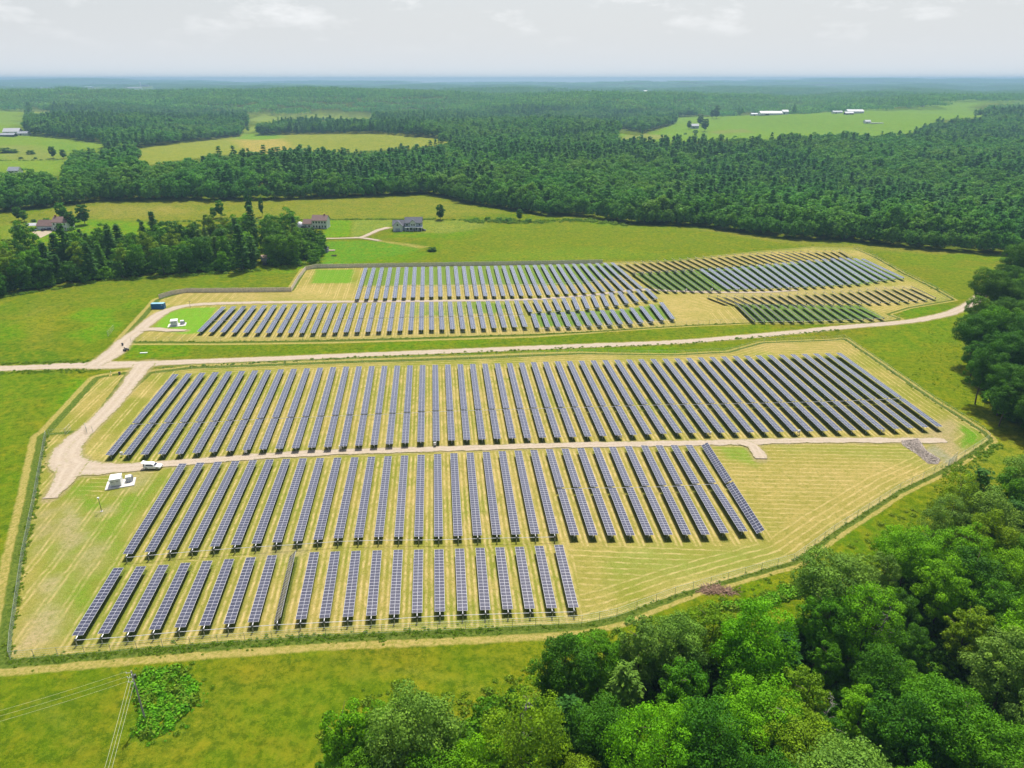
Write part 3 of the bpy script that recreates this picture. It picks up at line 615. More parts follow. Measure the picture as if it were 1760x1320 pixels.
for k, (px, py, tx) in enumerate([(1179,501,'at the left of the dark rows'),(1223,500,'at the right of the dark rows'),(1269,499,'at the left end of the blue block'),(1359,497,'below the middle of the blue block'),(1447,493,'right of the middle of the blue block'),(1510,486,'near the right end of the blue block')]):
    p = P(px, py)
    r = thing('inverter_cabinet', (p.x, p.y-.5, p.z), .1, f'tiny white inverter cabinet on legs {tx}', 'inverter cabinet', 'inverter cabinets at the row ends')
    MB().box(-.38, .38, -.16, .16, .55, 1.5).build('cabinet', WHT, r, bevel=.03); MB().box(-.32, .32, -.19, -.165, .62, 1.42).build('door', ALUF, r)
    for s in (-1, 1): MB().box(s*.3-.04, s*.3+.04, -.05, .05, 0, .55).build('leg', ALU, r)
# ------------------------------------------------------------------ trees
GA = math.pi*(3-5**.5)
def fib(n, jit=0.):
    i = np.arange(n)+.5; z = 1-2*i/n; r = np.sqrt(1-z*z); a = GA*i
    v = np.stack([r*np.cos(a), r*np.sin(a), z], 1)+rng.normal(0, jit, (n, 3)); return v/np.linalg.norm(v, axis=1)[:, None]
def quads(C, N, s, asp=1., cl=None, tdir=None):
    n = len(C); N = N/np.linalg.norm(N, axis=1)[:, None]
    r = rng.normal(size=(n, 3)) if tdir is None else tdir+rng.normal(0, .25, (n, 3))
    T = r-(r*N).sum(1)[:, None]*N; T /= np.linalg.norm(T, axis=1)[:, None]; B = np.cross(N, T)
    s = np.broadcast_to(s, (n,))[:, None]*rng.uniform(.65, 1.3, (n, 1))
    V = np.stack([C-T*s*asp*.5, C+B*s*.42-T*s*.05+N*s*.1, C+T*s*asp*.55, C-B*s*.42+T*s*.05], 1)
    return V.reshape(-1, 3), np.arange(4*n).reshape(-1, 4), np.repeat(cl, 4)
def crown_mesh(name, parts):
    V = np.concatenate([p[0] for p in parts]); k = 0; Fs = []
    for p in parts: Fs.append(p[1]+k); k += len(p[0])
    return npmesh(name, V, np.concatenate(Fs), dict(cl=np.concatenate([p[2] for p in parts])))
def decid(R=5., Ht=17., ncl=46, nlf=150, s=.42, squash=.36, base=.62, open_=0., cr=.27):
    cz = Ht*base; rad = np.array([R, R*rng.uniform(.85, 1.1), Ht*squash])
    # two or three big lobes give the crown an uneven outline
    nl = rng.integers(4, 7); LD = fib(nl, .35); LD[:, 2] = np.abs(LD[:, 2])*.8-.12
    parts = []
    D = fib(ncl, .18)
    cen = D*rad*rng.uniform(.5, .92, (ncl, 1))*(1+.22*np.clip((D @ LD.T).max(1)-.6, -.4, .5)[:, None]*2)
    keep = (cen[:, 2] > -rad[2]*.72) & (rng.random(ncl) > open_); cen = cen[keep]; D = D[keep]
    ex = rng.normal(0, .33, (ncl//4, 3))*rad; cen = np.concatenate([cen, ex]); D = np.concatenate([D, ex/np.linalg.norm(ex, axis=1)[:, None]])
    for c, d in zip(cen, D):
        rc = R*cr*rng.uniform(.65, 1.4); n = int(nlf*(rc/(R*cr))**1.6)
        dn = rng.normal(size=(n*2, 3)); dn /= np.linalg.norm(dn, axis=1)[:, None]
        dn = dn[(dn @ (d*.8+np.array([0, 0, .5]))) > -.35][:n]
        pos = c+dn*rc*rng.uniform(.6, 1.12, (len(dn), 1))*np.array([1.1, 1.1, .8])
        nn = dn+rng.normal(0, .45, (len(dn), 3))+np.array([0, 0, .25])
        cv = np.clip(rng.normal(.45, .2), 0, 1)
        parts.append(quads(pos+np.array([0, 0, cz]), nn, s, 1.15, np.clip(cv+rng.normal(0, .12, len(dn)), 0, 1)))
    return crown_mesh('crown', parts)
def pine(R=4., Ht=21., step=1.05, nb=6, npc=15, s=.5, start=.22, sharp=1.):
    parts = []; z = Ht*start
    while z < Ht-.3:
        f = (z-Ht*start)/(Ht*(1-start)); L_ = R*((1-f)**(.75*sharp))*(.55+.45*min(1, f*4+.3))*rng.uniform(.75, 1.12)+.35
        k = nb if f < .8 else 4; a0 = rng.uniform(0, 6.28)
        for j in range(k):
            a = a0+j*2*math.pi/k+rng.normal(0, .25); L2 = L_*rng.uniform(.65, 1.15)
            dr = np.array([math.cos(a), math.sin(a), .12+.35*f]); nc = max(2, int(L2/1.0))
            for c in range(nc):
                q = (c+1)/nc; p = dr*L2*q+np.array([0, 0, z-.25*q*q*L2*.3])
                n = int(npc*(1.15-.4*q)); w = .55+.25*(1-q)
                pos = p+rng.normal(0, 1, (n, 3))*np.array([w*.55, w*.55, .16])
                nn = np.array([0, 0, 1.])+rng.normal(0, .42, (n, 3))+dr*.35
                parts.append(quads(pos, nn, s, 1.7, np.clip(rng.normal(.4, .15)+rng.normal(0, .12, n), 0, 1), tdir=np.tile(dr, (n, 1))))
        z += step*rng.uniform(.8, 1.2)*(1-.35*f)
    return crown_mesh('crown', parts)
def trunk_mesh(Ht, r, limbs=5, mat=None, spread=3.):
    mb = MB(); p = Vector((0, 0, -.6)); n = 5; pts = [p]
    for k in range(n): p = p+Vector((random.uniform(-.25, .25), random.uniform(-.25, .25), (Ht*.86+.6)/n)); pts.append(p)
    for k in range(n): mb.tube(pts[k], pts[k+1], r*(1-k/n*.85), r*(1-(k+1)/n*.85), 7, caps=False)
    for k in range(limbs):
        q = pts[1+k % 4].lerp(pts[2+k % 4], .5); a = k*2.4+random.random(); L2 = spread*random.uniform(.6, 1)
        e = q+Vector((math.cos(a)*L2, math.sin(a)*L2, L2*.7)); mb.tube(q, e, r*.32, r*.08, 5, caps=False)
    m = mb.mesh('trunk'); m.shade_smooth()
    if mat: m.materials.append(mat)
    return m
BARK = simple('bark_brown', (.11,.085,.06), .9, 0, .35, 3); BARKG = simple('bark_grey', (.26,.24,.21), .9, 0, .3, 3)
LM = {
 'bright green': leafmat('leaf_bright', (.075,.220,.002), (.095,.250,.002), (.125,.270,.003)),
 'dark green': leafmat('leaf_dark', (.026,.095,.004), (.034,.115,.005), (.048,.135,.005)),
 'mid green': leafmat('leaf_mid', (.045,.150,.003), (.060,.175,.004), (.080,.200,.004)),
 'olive green': leafmat('leaf_olive', (.090,.180,.004), (.115,.210,.005), (.140,.215,.006)),
 'pale grey-green': leafmat('leaf_pale', (.085,.180,.022), (.105,.205,.028), (.125,.225,.032)),
 'blue-green': leafmat('needle_blue', (.026,.098,.014), (.038,.125,.017), (.055,.150,.019)),
 'far': leafmat('leaf_far', (.050,.175,.022), (.075,.215,.026), (.120,.260,.028), .45),
 'farpine': leafmat('needle_far', (.040,.150,.034), (.056,.180,.040), (.078,.215,.042), .40),
}
PD = [(decid(R, h, int(n*1.9), int(l*.95), s*.69, q, bb, op, .205), trunk_mesh(h, .22, 7, BARK)) for R, h, n, l, s, q, bb, op in
      [(5.2,18,52,170,.36,.34,.62,0), (4.4,17,44,170,.36,.38,.6,0), (5.8,19,58,170,.38,.32,.64,.05), (4.0,16,40,160,.34,.40,.58,.05), (4.8,20,50,120,.34,.38,.6,.25), (3.2,14,30,150,.34,.40,.58,0)]]
PT = [(pine(5.4,20,1.1,7,17,.46,.12,.8), trunk_mesh(21,.24,4,BARK,1.5)), (pine(4.9,18,1.,7,17,.42,.10,.75), trunk_mesh(19,.22,4,BARK,1.5)), (pine(5.2,21,1.1,7,17,.44,.2,.7), trunk_mesh(21,.24,4,BARK,1.5)), (pine(2.0,13,.7,7,9,.36,.08,1.25), trunk_mesh(13,.14,0,BARK,1))]
# lighter copies for the middle distance
PDm = [(decid(R, h, 40, 70, .62, q+.06, .54, 0), trunk_mesh(h, .22, 3, BARK)) for R, h, q in ((5.,19,.38), (4.3,18,.4), (5.6,18,.36), (3.8,16,.41))]
PTm = [(pine(4.9,22,1.4,6,10,.8,.12), trunk_mesh(22,.24,2,BARK,1)), (pine(4.2,20,1.3,6,10,.78,.12), trunk_mesh(20,.22,2,BARK,1)), (pine(3.6,24,1.6,5,8,.8,.42), trunk_mesh(24,.25,3,BARKG,1))]
for lst, mm in ((PD, LM['mid green']), (PDm, LM['mid green']), (PT, LM['blue-green']), (PTm, LM['blue-green'])):
    for c, _ in lst: c.materials.append(mm)
TREES = []
def tree(x, y, proto, mat, sc, label=None, group=None, name='broadleaf_tree', cat='tree', rz=None, sz=None):
    z = float(H(x, y)); r = thing(name, (x, y, z), random.uniform(0, 6.28) if rz is None else rz, label, cat, group)
    s = (sc, sc, sz or sc*random.uniform(.9, 1.1))
    o = bpy.data.objects.new('crown', proto[0]); link(o, r); o.scale = s
    o.material_slots[0].link = 'OBJECT'; o.material_slots[0].material = LM[mat]
    q = bpy.data.objects.new('trunk', proto[1]); link(q, r); q.scale = s
    TREES.append((r, mat)); return r
def poisson(cands, dmin):
    out = []; cell = {}; g = dmin
    for x, y in cands:
        k = (int(x//g), int(y//g)); ok = True
        for a in (-1, 0, 1):
            for b in (-1, 0, 1):
                for (u, v) in cell.get((k[0]+a, k[1]+b), ()):
                    if (u-x)**2+(v-y)**2 < dmin*dmin: ok = False; break
                if not ok: break
            if not ok: break
        if ok: cell.setdefault(k, []).append((x, y)); out.append((x, y))
    return out
# lower right wood: crown tops fall inside this outline
WR = [(545,1480),(556,1290),(575,1245),(640,1205),(735,1200),(800,1215),(830,1180),(930,1165),(955,1120),(1040,1085),(1110,1075),(1165,1085),(1240,1060),(1330,1065),(1400,1015),(1480,985),(1550,930),(1600,885),(1700,840),(1760,815),(1900,770),(2100,760),(2100,1500)]
c = [(rng.uniform(-40, 175), rng.uniform(38, 235)) for _ in range(9000)]
cs = []
for x, y in c:
    z = float(H(x, y)); a, b = proj(x, y, z+13.5)
    if inpoly(np.array([a]), np.array([b]), WR)[0] and a < 1845 and b < 1420: cs.append((x, y))
pts = poisson(cs, 5.9)
def wood(pts, protosD, protosP, where, group, fp, cols, scl, rank=12, pcol='blue-green'):
    pts = sorted(pts, key=lambda p: p[1]); rows = [pts[i:i+rank] for i in range(0, len(pts), rank)]
    for ri, row in enumerate(rows):
        row.sort(key=lambda p: p[0]/p[1])
        for ci_, (x, y) in enumerate(row):
            w = f'{ordw(ci_+1)} from left, {ordw(ri+1)} rank back in {where}'
            isP = rng.random() < fp+.25*(fbm(np.array([x/30]), np.array([y/30]), 77)[0])
            sc = scl*rng.uniform(.72, 1.26)
            if isP: 
                m = pcol if rng.random() < .6 else ('mid green' if rng.random() < .5 else 'pale grey-green')
                tree(x, y, protosP[rng.integers(len(protosP))], m, sc, f'{m} pine, {w}', group, 'pine_tree', 'pine tree')
            else:
                m = cols[min(len(cols)-1, int(rng.random()*len(cols)))]
                tree(x, y, protosD[rng.integers(len(protosD))], m, sc, f'{m} tree, {w}', group)
wood(pts, PD, PT, 'lower right wood', 'trees of the lower right wood', .12, ['bright green', 'bright green', 'mid green', 'mid green', 'dark green', 'dark green', 'olive green', 'pale grey-green'], 1.0)
nA_ = len(TREES)
# right edge wood
WE = [(1680,580),(1684,508),(1712,470),(1740,447),(1800,435),(2000,440),(2000,760),(1765,690),(1720,655),(1690,620)]
c = [(rng.uniform(150, 330), rng.uniform(150, 420)) for _ in range(6000)]; cs = []
for x, y in c:
    a, b = proj(x, y, float(H(x, y))+15)
    if inpoly(np.array([a]), np.array([b]), WE)[0] and a < 1835: cs.append((x, y))
wood(poisson(cs, 7.2), PD[:4], PT, 'right edge wood', 'trees of the wood at the right edge', .03, ['dark green', 'mid green', 'dark green', 'dark green'], 1.08, 9)
# left wood (bases inside the outline)
WL = [(-60,525),(0,514),(50,502),(180,484),(300,474),(430,467),(447,462),(447,428),(560,410),(556,452),(500,459),(462,462),(462,448),(447,425),(380,423),(300,425),(150,440),(0,460),(-60,470)]
WL = [(-60,522),(0,511),(50,499),(180,481),(300,471),(436,464),(438,440),(438,412),(300,424),(150,440),(0,458),(-60,470)]
WL2 = [(466,458),(520,457),(552,450),(556,420),(536,408),(500,407),(470,408),(466,440)]
c = [(rng.uniform(-340, -80), rng.uniform(280, 520)) for _ in range(16000)]; cs = []
for x, y in c:
    a, b = proj(x, y, float(H(x, y)))
    a2, b2_ = proj(x, y, float(H(x, y))+19)
    if (52 < a2 < 122 and b2_ < 399) or (508 < a2 < 566 and b2_ < 397): continue
    if inpoly(np.array([a, a]), np.array([b, b]), WL)[0] or inpoly(np.array([a]), np.array([b]), WL2)[0]: cs.append((x, y))
wood(poisson(cs, 8.4), PDm, PTm[:2], 'farm drive wood', 'trees of the wood left of the farm drive', .27, ['dark green', 'dark green', 'mid green', 'mid green', 'bright green', 'olive green'], .98, 13)
print('INDIVIDUAL TREES', nA_, len(TREES))
# single trees, bushes
def bush(px, py, r, mat='dark green', label='', name='bush', cat='bush', tall=1.):
    p = P(px, py); zc = math.hypot(p.x, p.y, p.z-100); R = r*zc/F/.95
    pr = PDm[3]; sc = R/4.0
    t_ = thing(name, (p.x, p.y, p.z-(R*.75 if name == 'bush' else 0)), random.uniform(0, 6), label, cat, 'single bushes and trees in the fields')
    o = bpy.data.objects.new('crown', pr[0]); link(o, t_); o.scale = (sc, sc, sc*.42*tall if name == 'bush' else sc*tall*.8)
    o.material_slots[0].link = 'OBJECT'; o.material_slots[0].material = LM[mat]
    if name != 'bush': q = bpy.data.objects.new('trunk', pr[1]); link(q, t_); q.scale = o.scale
for a in [(743,432,8,'dark green','round dark bush alone on the lawn above the board fence'), (757,378,8,'dark green','dark bush on the field edge right of the grey farmhouse','shade_tree','tree'),
 (893,379,6,'dark green','small dark tree at the right end of the hedge line','shade_tree','tree'), (858,380,7,'mid green','rounded bush in the middle of the hedge line'), (872,382,9,'mid green','wide bush beside the small hedge tree'), (818,379,5,'mid green','small bush left in the hedge line'), (838,378,6,'mid green','small bush second from left in the hedge line'), (908,382,7,'mid green','low bush at the right end of the hedge line'),
 (33,379,6,'dark green','small tree at the left side of the brown roofed farmhouse garden','shade_tree','tree'), (43,381,5,'mid green','small tree behind the left garden hedge','shade_tree','tree'), (31,395,8,'dark green','round dark bush on the lawn left of the white tent'), (31,402,5,'dark green','smaller bush below the round dark one left of the tent'), (40,409,6,'mid green','bush just above the left wood near the drive'),
 (80,381,6,'mid green','bush behind the garage of the brown roofed farmhouse'), (108,379,8,'mid green','tree behind the chimney of the brown roofed farmhouse','shade_tree','tree'), (124,394,8,'dark green','tree touching the right gable of the brown roofed farmhouse','shade_tree','tree'), (146,386,9,'dark green','large round garden tree right of the brown roofed farmhouse','shade_tree','tree'), (132,381,6,'mid green','bush between the two garden trees at the brown roofed farmhouse'), (58,381,4,'dark green','small bush beside the white tent'),
 (238,380,3,'dark green','tiny bush alone in the meadow right of the left farmhouse'), (267,380,2.2,'dark green','tiniest bush farther right in that meadow'), (554,402,2.5,'dark green','tiny shrub on the lawn by the brown roofed white house'),
 (9,263,8,'dark green','wide dark bush in the far left pasture'), (24,263,6,'mid green','bush next to the wide dark one in the far left pasture'), (53,265,6,'dark green','dark bush in the middle of the far left pasture'), (92,272,5,'dark green','lone tree in the far left pasture','shade_tree','tree'), (36,273,3,'dark green','small shrub on the far pasture hedge line, left one'), (61,273,2.5,'dark green','small shrub on the far pasture hedge line, middle one'), (110,273,4,'dark green','small tree at the right end of the far pasture hedge line','shade_tree','tree'),
 (1184,222,4,'dark green','small tree left of the lone white farmhouse','shade_tree','tree'), (1203,216,5,'dark green','tree behind the lone white farmhouse','shade_tree','tree'), (1211,226,6,'dark green','tree right of the lone white farmhouse','shade_tree','tree'), (1195,228,5,'mid green','bush in front of the lone white farmhouse'), (1178,231,3,'mid green','small bush on the lane left of the lone white farmhouse'),
 (1231,204,6,'dark green','dark tree standing alone in the bright green far field','shade_tree','tree'), (1224,203,4,'dark green','smaller tree touching the lone dark one in the far field','shade_tree','tree'),
 (430,371,6,'dark green','slim dark tree rising above the left wood, the left one','shade_tree','tree',2.0), (451,372,4,'dark green','slim dark tree rising above the left wood, the right one','shade_tree','tree',2.4), (380,374,7,'mid green','tree behind the left wood at the meadow edge','shade_tree','tree',1.2), (368,376,5,'mid green','smaller tree behind the left wood at the meadow edge','shade_tree','tree',1.1)]:
    bush(*a)

# ------------------------------------------------------------------ stuff scattered through geometry nodes
def scatter(name, pts, rot, scl, pid, protos, kind='stuff', label=None, cat=None):
    m = npmesh(name, pts, np.zeros((0, 3), int), dict(rot=rot, pid=pid)) if 0 else bpy.data.meshes.new(name)
    m.vertices.add(len(pts)); m.vertices.foreach_set('co', np.asarray(pts, np.float32).ravel())
    for an, arr in (('rot', rot), ('pid', pid)):
        a = m.attributes.new(an, 'FLOAT', 'POINT'); a.data.foreach_set('value', np.asarray(arr, np.float32))
    a = m.attributes.new('scl', 'FLOAT_VECTOR', 'POINT'); a.data.foreach_set('vector', np.asarray(scl, np.float32).ravel())
    o = bpy.data.objects.new(name, m); link(o); tag(o, label, cat, kind=kind)
    c = bpy.data.collections.new(name+'_kinds')
    for i, (me_, mt) in enumerate(protos):
        if mt is not None: me_ = me_.copy(); me_.materials.clear(); me_.materials.append(mt)
        q = bpy.data.objects.new(f'{name}_kind_{i:02d}', me_); c.objects.link(q)
    ng = bpy.data.node_groups.new(name, 'GeometryNodeTree')
    ng.interface.new_socket('Geometry', in_out='INPUT', socket_type='NodeSocketGeometry'); ng.interface.new_socket('Geometry', in_out='OUTPUT', socket_type='NodeSocketGeometry')
    N = ng.nodes.new; gi, go = N('NodeGroupInput'), N('NodeGroupOutput')
    mp = N('GeometryNodeMeshToPoints'); ip = N('GeometryNodeInstanceOnPoints'); ci = N('GeometryNodeCollectionInfo')
    ci.inputs[0].default_value = c; ci.inputs['Separate Children'].default_value = True; ci.inputs['Reset Children'].default_value = True
    def na(nm, ty): q = N('GeometryNodeInputNamedAttribute'); q.data_type = ty; q.inputs[0].default_value = nm; return q.outputs[0]
    cx = N('ShaderNodeCombineXYZ'); l = ng.links.new; l(na('rot', 'FLOAT'), cx.inputs[2])
    er = N('FunctionNodeEulerToRotation'); l(cx.outputs[0], er.inputs[0])
    l(gi.outputs[0], mp.inputs[0]); l(mp.outputs[0], ip.inputs['Points']); l(ci.outputs[0], ip.inputs['Instance'])
    ip.inputs['Pick Instance'].default_value = True
    fi = N('FunctionNodeFloatToInt'); l(na('pid', 'FLOAT'), fi.inputs[0]); l(fi.outputs[0], ip.inputs['Instance Index'])
    l(er.outputs[0], ip.inputs['Rotation']); l(na('scl', 'FLOAT_VECTOR'), ip.inputs['Scale'])
    l(ip.outputs[0], go.inputs[0])
    md = o.modifiers.new('scatter', 'NODES'); md.node_group = ng; return o
FD = [decid(R, h, 22, 26, 1.15, q, .6, 0) for R, h, q in ((5.2,18,.38), (4.4,19,.4), (5.8,17,.36))]
FP = [pine(R, h, 2.0, 5, 5, 1.25, st) for R, h, st in ((4.2,21,.2), (3.6,22,.3), (3.8,20,.12))]
def clear_of(px, py, L_=None):
    ok = np.ones(px.shape, bool)
    for f in (L_ or CLEAR): ok &= ~inpoly(px, py, f)
    return ok
def grid(y0, y1, s, jit=.45):
    a = np.arange(y0, y1, s); xs = []; ys = []
    for y in a:
        w = .80*y+70; n = int(2*w/s); x = -w+np.arange(n)*s; xs.append(x); ys.append(np.full(n, y))
    x = np.concatenate(xs); y = np.concatenate(ys)
    return x+rng.uniform(-jit, jit, len(x))*s, y+rng.uniform(-jit, jit, len(x))*s
x, y = grid(400, 2300, 9.6); z = H(x, y); hh = 19.
bx, by = proj(x, y, z); tx, ty = proj(x, y, z+hh); mx_, my_ = proj(x, y, z+hh*.55)
ok = beyond(bx, by) & clear_of(bx, by) & clear_of(mx_, my_) & clear_of(tx, ty, TOPS) & (y < 2290)
ok &= ~((bx > 1640) & (by > 441-0) )
x, y, z, bx = x[ok], y[ok], z[ok], bx[ok]
edge = np.interp(bx, TL[:, 0], TL[:, 1])-by[ok]
st = fbm(x/110, y/110, 91)+.3*fbm(x/25, y/25, 92)
isP = (st+rng.normal(0, .25, len(x)) > .26) & (edge > 4)
isP[(edge < 9) & (rng.random(len(x)) < .6)] = False
pid = np.where(isP, 3+rng.integers(0, 3, len(x)), rng.integers(0, 3, len(x)))
sc = rng.uniform(.85, 1.5, len(x))*(1+.15*fbm(x/60, y/60, 95)); sc = np.where(edge < 3, sc*rng.uniform(.45, .9, len(x)), sc)
gaps = fbm(x/32, y/32, 97) < -.52; kp = ~gaps
ex, ey = grid(400, 1250, 3.6); exb, eyb = proj(ex, ey, H(ex, ey)); ed = np.interp(exb, TL[:, 0], TL[:, 1])-eyb
oke = (ed > 0) & (ed < 5+3*fbm(ex/20, ey/20, 131)) & clear_of(exb, eyb) & ~((exb > 1640) & (eyb > 441)); ex, ey = ex[oke], ey[oke]
x = np.concatenate([x[kp], ex]); y = np.concatenate([y[kp], ey]); z = H(x, y); ns = rng.uniform(.28, .62, len(ex)); sc = np.concatenate([sc[kp], ns]); pid = np.concatenate([pid[kp], rng.integers(0, 3, len(ex))]); kp = np.ones(len(x), bool)
print('far trees', kp.sum())
farpt = [(m_, LM['far']) for m_ in FD]+[(m_, LM['farpine']) for m_ in FP]
scatter('woodland', np.stack([x, y, z-.3], 1)[kp], rng.uniform(0, 6.28, kp.sum()), np.stack([sc, sc, sc**.6*rng.uniform(.85, 1.1, len(sc))], 1)[kp], pid[kp], farpt)
# distant canopy, 100 m patches of many crowns
def patch(n=105, seedp=0.5, wide=100.):
    parts = []; g = int(math.sqrt(n)); 
    for i in range(g):
        for j in range(g):
            px, py = ((i+rng.uniform(.1, .9))/g-.5)*wide, ((j+rng.uniform(.1, .9))/g-.5)*wide; hgt = rng.uniform(14, 21); R = rng.uniform(4., 6.2); cone = rng.random() < seedp
            k = 20; d = fib(k, .2); d = d[d[:, 2] > -.35]
            if cone: f = rng.uniform(0, 1, len(d)); a = rng.uniform(0, 6.28, len(d)); pos = np.stack([np.cos(a)*R*(1-f)*.9, np.sin(a)*R*(1-f)*.9, f*hgt*.75], 1)+[px, py, hgt*.45]; nn = np.stack([np.cos(a), np.sin(a), np.full(len(a), .8)], 1)
            else: pos = d*[R, R, hgt*.3]+[px, py, hgt*.72]; nn = d+rng.normal(0, .3, d.shape)
            parts.append(quads(pos, nn, 3.6, 1.1, np.full(len(pos), np.clip(rng.normal(.4, .22), 0, 1))))
    fl = quads(np.array([[0, 0, 7.]]), np.array([[0, 0, 1.]]), .01, 1, np.array([0.])); parts.append(fl)
    return crown_mesh('canopy', parts)
PCH = [patch(110, p) for p in (.15, .45, .75, .5)]
x, y = grid(2330, 8200, 92., .12); z = H(x, y); bx, by = proj(x, y, z+10); ok = clear_of(bx, by) & (fbm(x/300, y/300, 99) > -.55)
for (px_, py_, wd_) in ((22,150,30),(70,152,40),(92,151,50),(126,142.5,40),(108,151,40),(152,151,90),(180,147.5,30),(230,152,120),(248,148.5,80),(1109,158,40)):
    q_ = P(px_, py_); ok &= ~((np.abs(x-q_.x*y/q_.y) < wd_+40) & (y > q_.y-330) & (y < q_.y+90))
x, y, z = x[ok], y[ok], z[ok]
x2, y2 = grid(8400, 14600, 290., .1); z2 = H(x2, y2); ok2 = fbm(x2/1200, y2/1200, 98) > -9; x2, y2, z2 = x2[ok2], y2[ok2], z2[ok2]
s1_, s2_ = np.ones(len(x)), np.full(len(x2), 3.1)
XX, YY, ZZ = np.concatenate([x, x2]), np.concatenate([y, y2]), np.concatenate([z, z2]); sw = np.concatenate([s1_, s2_])
scatter('distant_woods', np.stack([XX, YY, ZZ-1.5], 1), rng.integers(0, 4, len(XX))*math.pi/2+rng.normal(0, .1, len(XX)), np.stack([sw, sw, np.where(sw > 1, 1., 1.1)], 1), rng.integers(0, 4, len(XX)), [(m_, LM['far']) for m_ in PCH])
# shrubs filling the woods below the crowns
US = []
UM = [decid(2.1, 3.6, 16, 40, .42, .5, .5, 0), decid(1.6, 4.6, 14, 36, .4, .5, .5, 0)]
def under(poly, box, s, hh=0., smin=.7, smax=1.5):
    q = rng.uniform((box[0], box[2]), (box[1], box[3]), (int((box[1]-box[0])*(box[3]-box[2])/s), 2)); a, b = proj(q[:, 0], q[:, 1], H(q[:, 0], q[:, 1])+hh); q = q[inpoly(a, b, poly)]
    for k in q: US.append((k[0], k[1], rng.uniform(smin, smax)))
under([(a, b+22) for a, b in WR], (-45, 185, 30, 235), 5.5, 5.); under([(a+6, b+30) for a, b in WE], (150, 340, 150, 420), 9, 6.); under(WL, (-345, -80, 280, 520), 12, 0, .8, 2.2); under(WL2, (-345, -80, 280, 520), 12, 0, .8, 2.2)
US = np.array(US)
scatter('undergrowth', np.stack([US[:, 0], US[:, 1], H(US[:, 0], US[:, 1])-.4], 1), rng.uniform(0, 6.28, len(US)), np.stack([US[:, 2]]*3, 1), rng.integers(0, 2, len(US)), [(UM[0], LM['mid green']), (UM[1], LM['dark green'])])
# weeds and rank growth
def tuftm(n=60, R=.7, s=.28, hz=.45):
    d = fib(n, .2); d[:, 2] = np.abs(d[:, 2]); pos = d*[R, R, hz]*rng.uniform(.5, 1.1, (n, 1)); return crown_mesh('tuft', [quads(pos, d+rng.normal(0, .4, d.shape), s, 1.3, np.clip(rng.normal(.5, .2, n), 0, 1))])
TF = [tuftm(), tuftm(80, .9, .3, .7), tuftm(50, .5, .22, .35)]
LM['weed'] = leafmat('weed_green', (.065,.145,.008), (.095,.190,.010), (.150,.210,.016)); LM['bram'] = leafmat('bramble_green', (.055,.210,.006), (.085,.260,.008), (.120,.270,.010))
W_ = []
def along(poly, dens, width, smin, smax, off=0.):
    w = [np.array(P(a, b)[:2]) for a, b in poly]
    for a, b in zip(w[:-1], w[1:]):
        L_ = np.hypot(*(b-a)); n = int(L_*dens); t_ = rng.random(n)[:, None]; nrm = np.array([-(b-a)[1], (b-a)[0]])/max(L_, 1e-6)
        q = a+(b-a)*t_+nrm*(rng.normal(0, width, (n, 1))+off)
        for k in q: W_.append((k[0], k[1], rng.uniform(smin, smax)))
def area(poly, n, smin, smax, arr=None):
    pw = PP(poly); lo, hi = pw.min(0), pw.max(0); q = rng.uniform(lo, hi, (n*4, 2)); q = q[inpoly(q[:, 0], q[:, 1], pw)][:n]
    for k in q: (W_ if arr is None else arr).append((k[0], k[1], rng.uniform(smin, smax)))
along([(17,1138),(100,1131),(280,1117),(560,1097),(800,1085),(1000,1076),(1060,1062),(1160,1024),(1251,998),(1364,966),(1433,916),(1546,844),(1605,816)], 1.6, .4, .2, .5)
along([(17,1138),(280,1117),(560,1097),(860,1083)], 5., .8, .25, .6)
along([(80,748),(60,860),(40,960),(20,1100),(17,1138)], 3., .4, .3, .7)
along([(1605,812),(1645,794),(1705,757),(1687,742),(1655,722),(1603,689),(1501,618),(1450,583)], 1.4, .5, .2, .5)
along([(1620,822),(1660,800),(1720,765)], 2.5, 1., .5, 1.1)
along([(225,587),(380,587),(580,584),(921,575),(1023,570),(1180,559),(1296,555),(1501,555)], 1.2, .35, .3, .6)
along([(1637,515),(1596,491),(1552,470),(1501,441)], 1.2, .5, .4, .8)
along([(270,633),(600,615),(900,602),(1160,592),(1440,567)], 1.5, .6, .3, .8)
along([(0,626),(100,622),(150,622)], 3, 1., .5, 1.); along([(0,641),(100,638),(170,638)], 3, .8, .4, .9)
along([(300,381),(480,379),(620,377),(720,377),(900,380)], 1.3, 1., .8, 1.8)
along([(560,378),(740,377)], 1.2, .8, .7, 1.3); along([(0,276),(110,275)], .6, 1., 1.2, 2.5)
along([(800,380),(900,383),(1000,378),(1080,388)], 1.6, 3.5, 1., 3.2)
along([(960,1100),(1040,1078),(1200,1035),(1300,1000),(1420,960),(1520,890),(1620,840),(1740,800)], 2.2, 2.2, .35, 1.0, -4.)
along([(940,1130),(900,1190),(820,1200),(720,1210),(600,1235),(560,1300)], 3, 2., .4, 1.2)
along([(0,512),(180,482),(430,466),(550,452)], 1.2, 1.2, .8, 2.4)
along([(1670,545),(1672,600),(1700,650),(1760,725)], 1.6, 1.5, .8, 2.2)
area([(1600,560),(1660,600),(1700,700),(1560,650)], 300, .2, .5)
W_ = np.array(W_); nW = len(W_)
scatter('rank_weeds', np.stack([W_[:, 0], W_[:, 1], H(W_[:, 0], W_[:, 1])-.02], 1), rng.uniform(0, 6.28, nW), np.stack([W_[:, 2]]*3, 1), rng.integers(0, 3, nW), [(m_, LM['weed']) for m_ in TF])
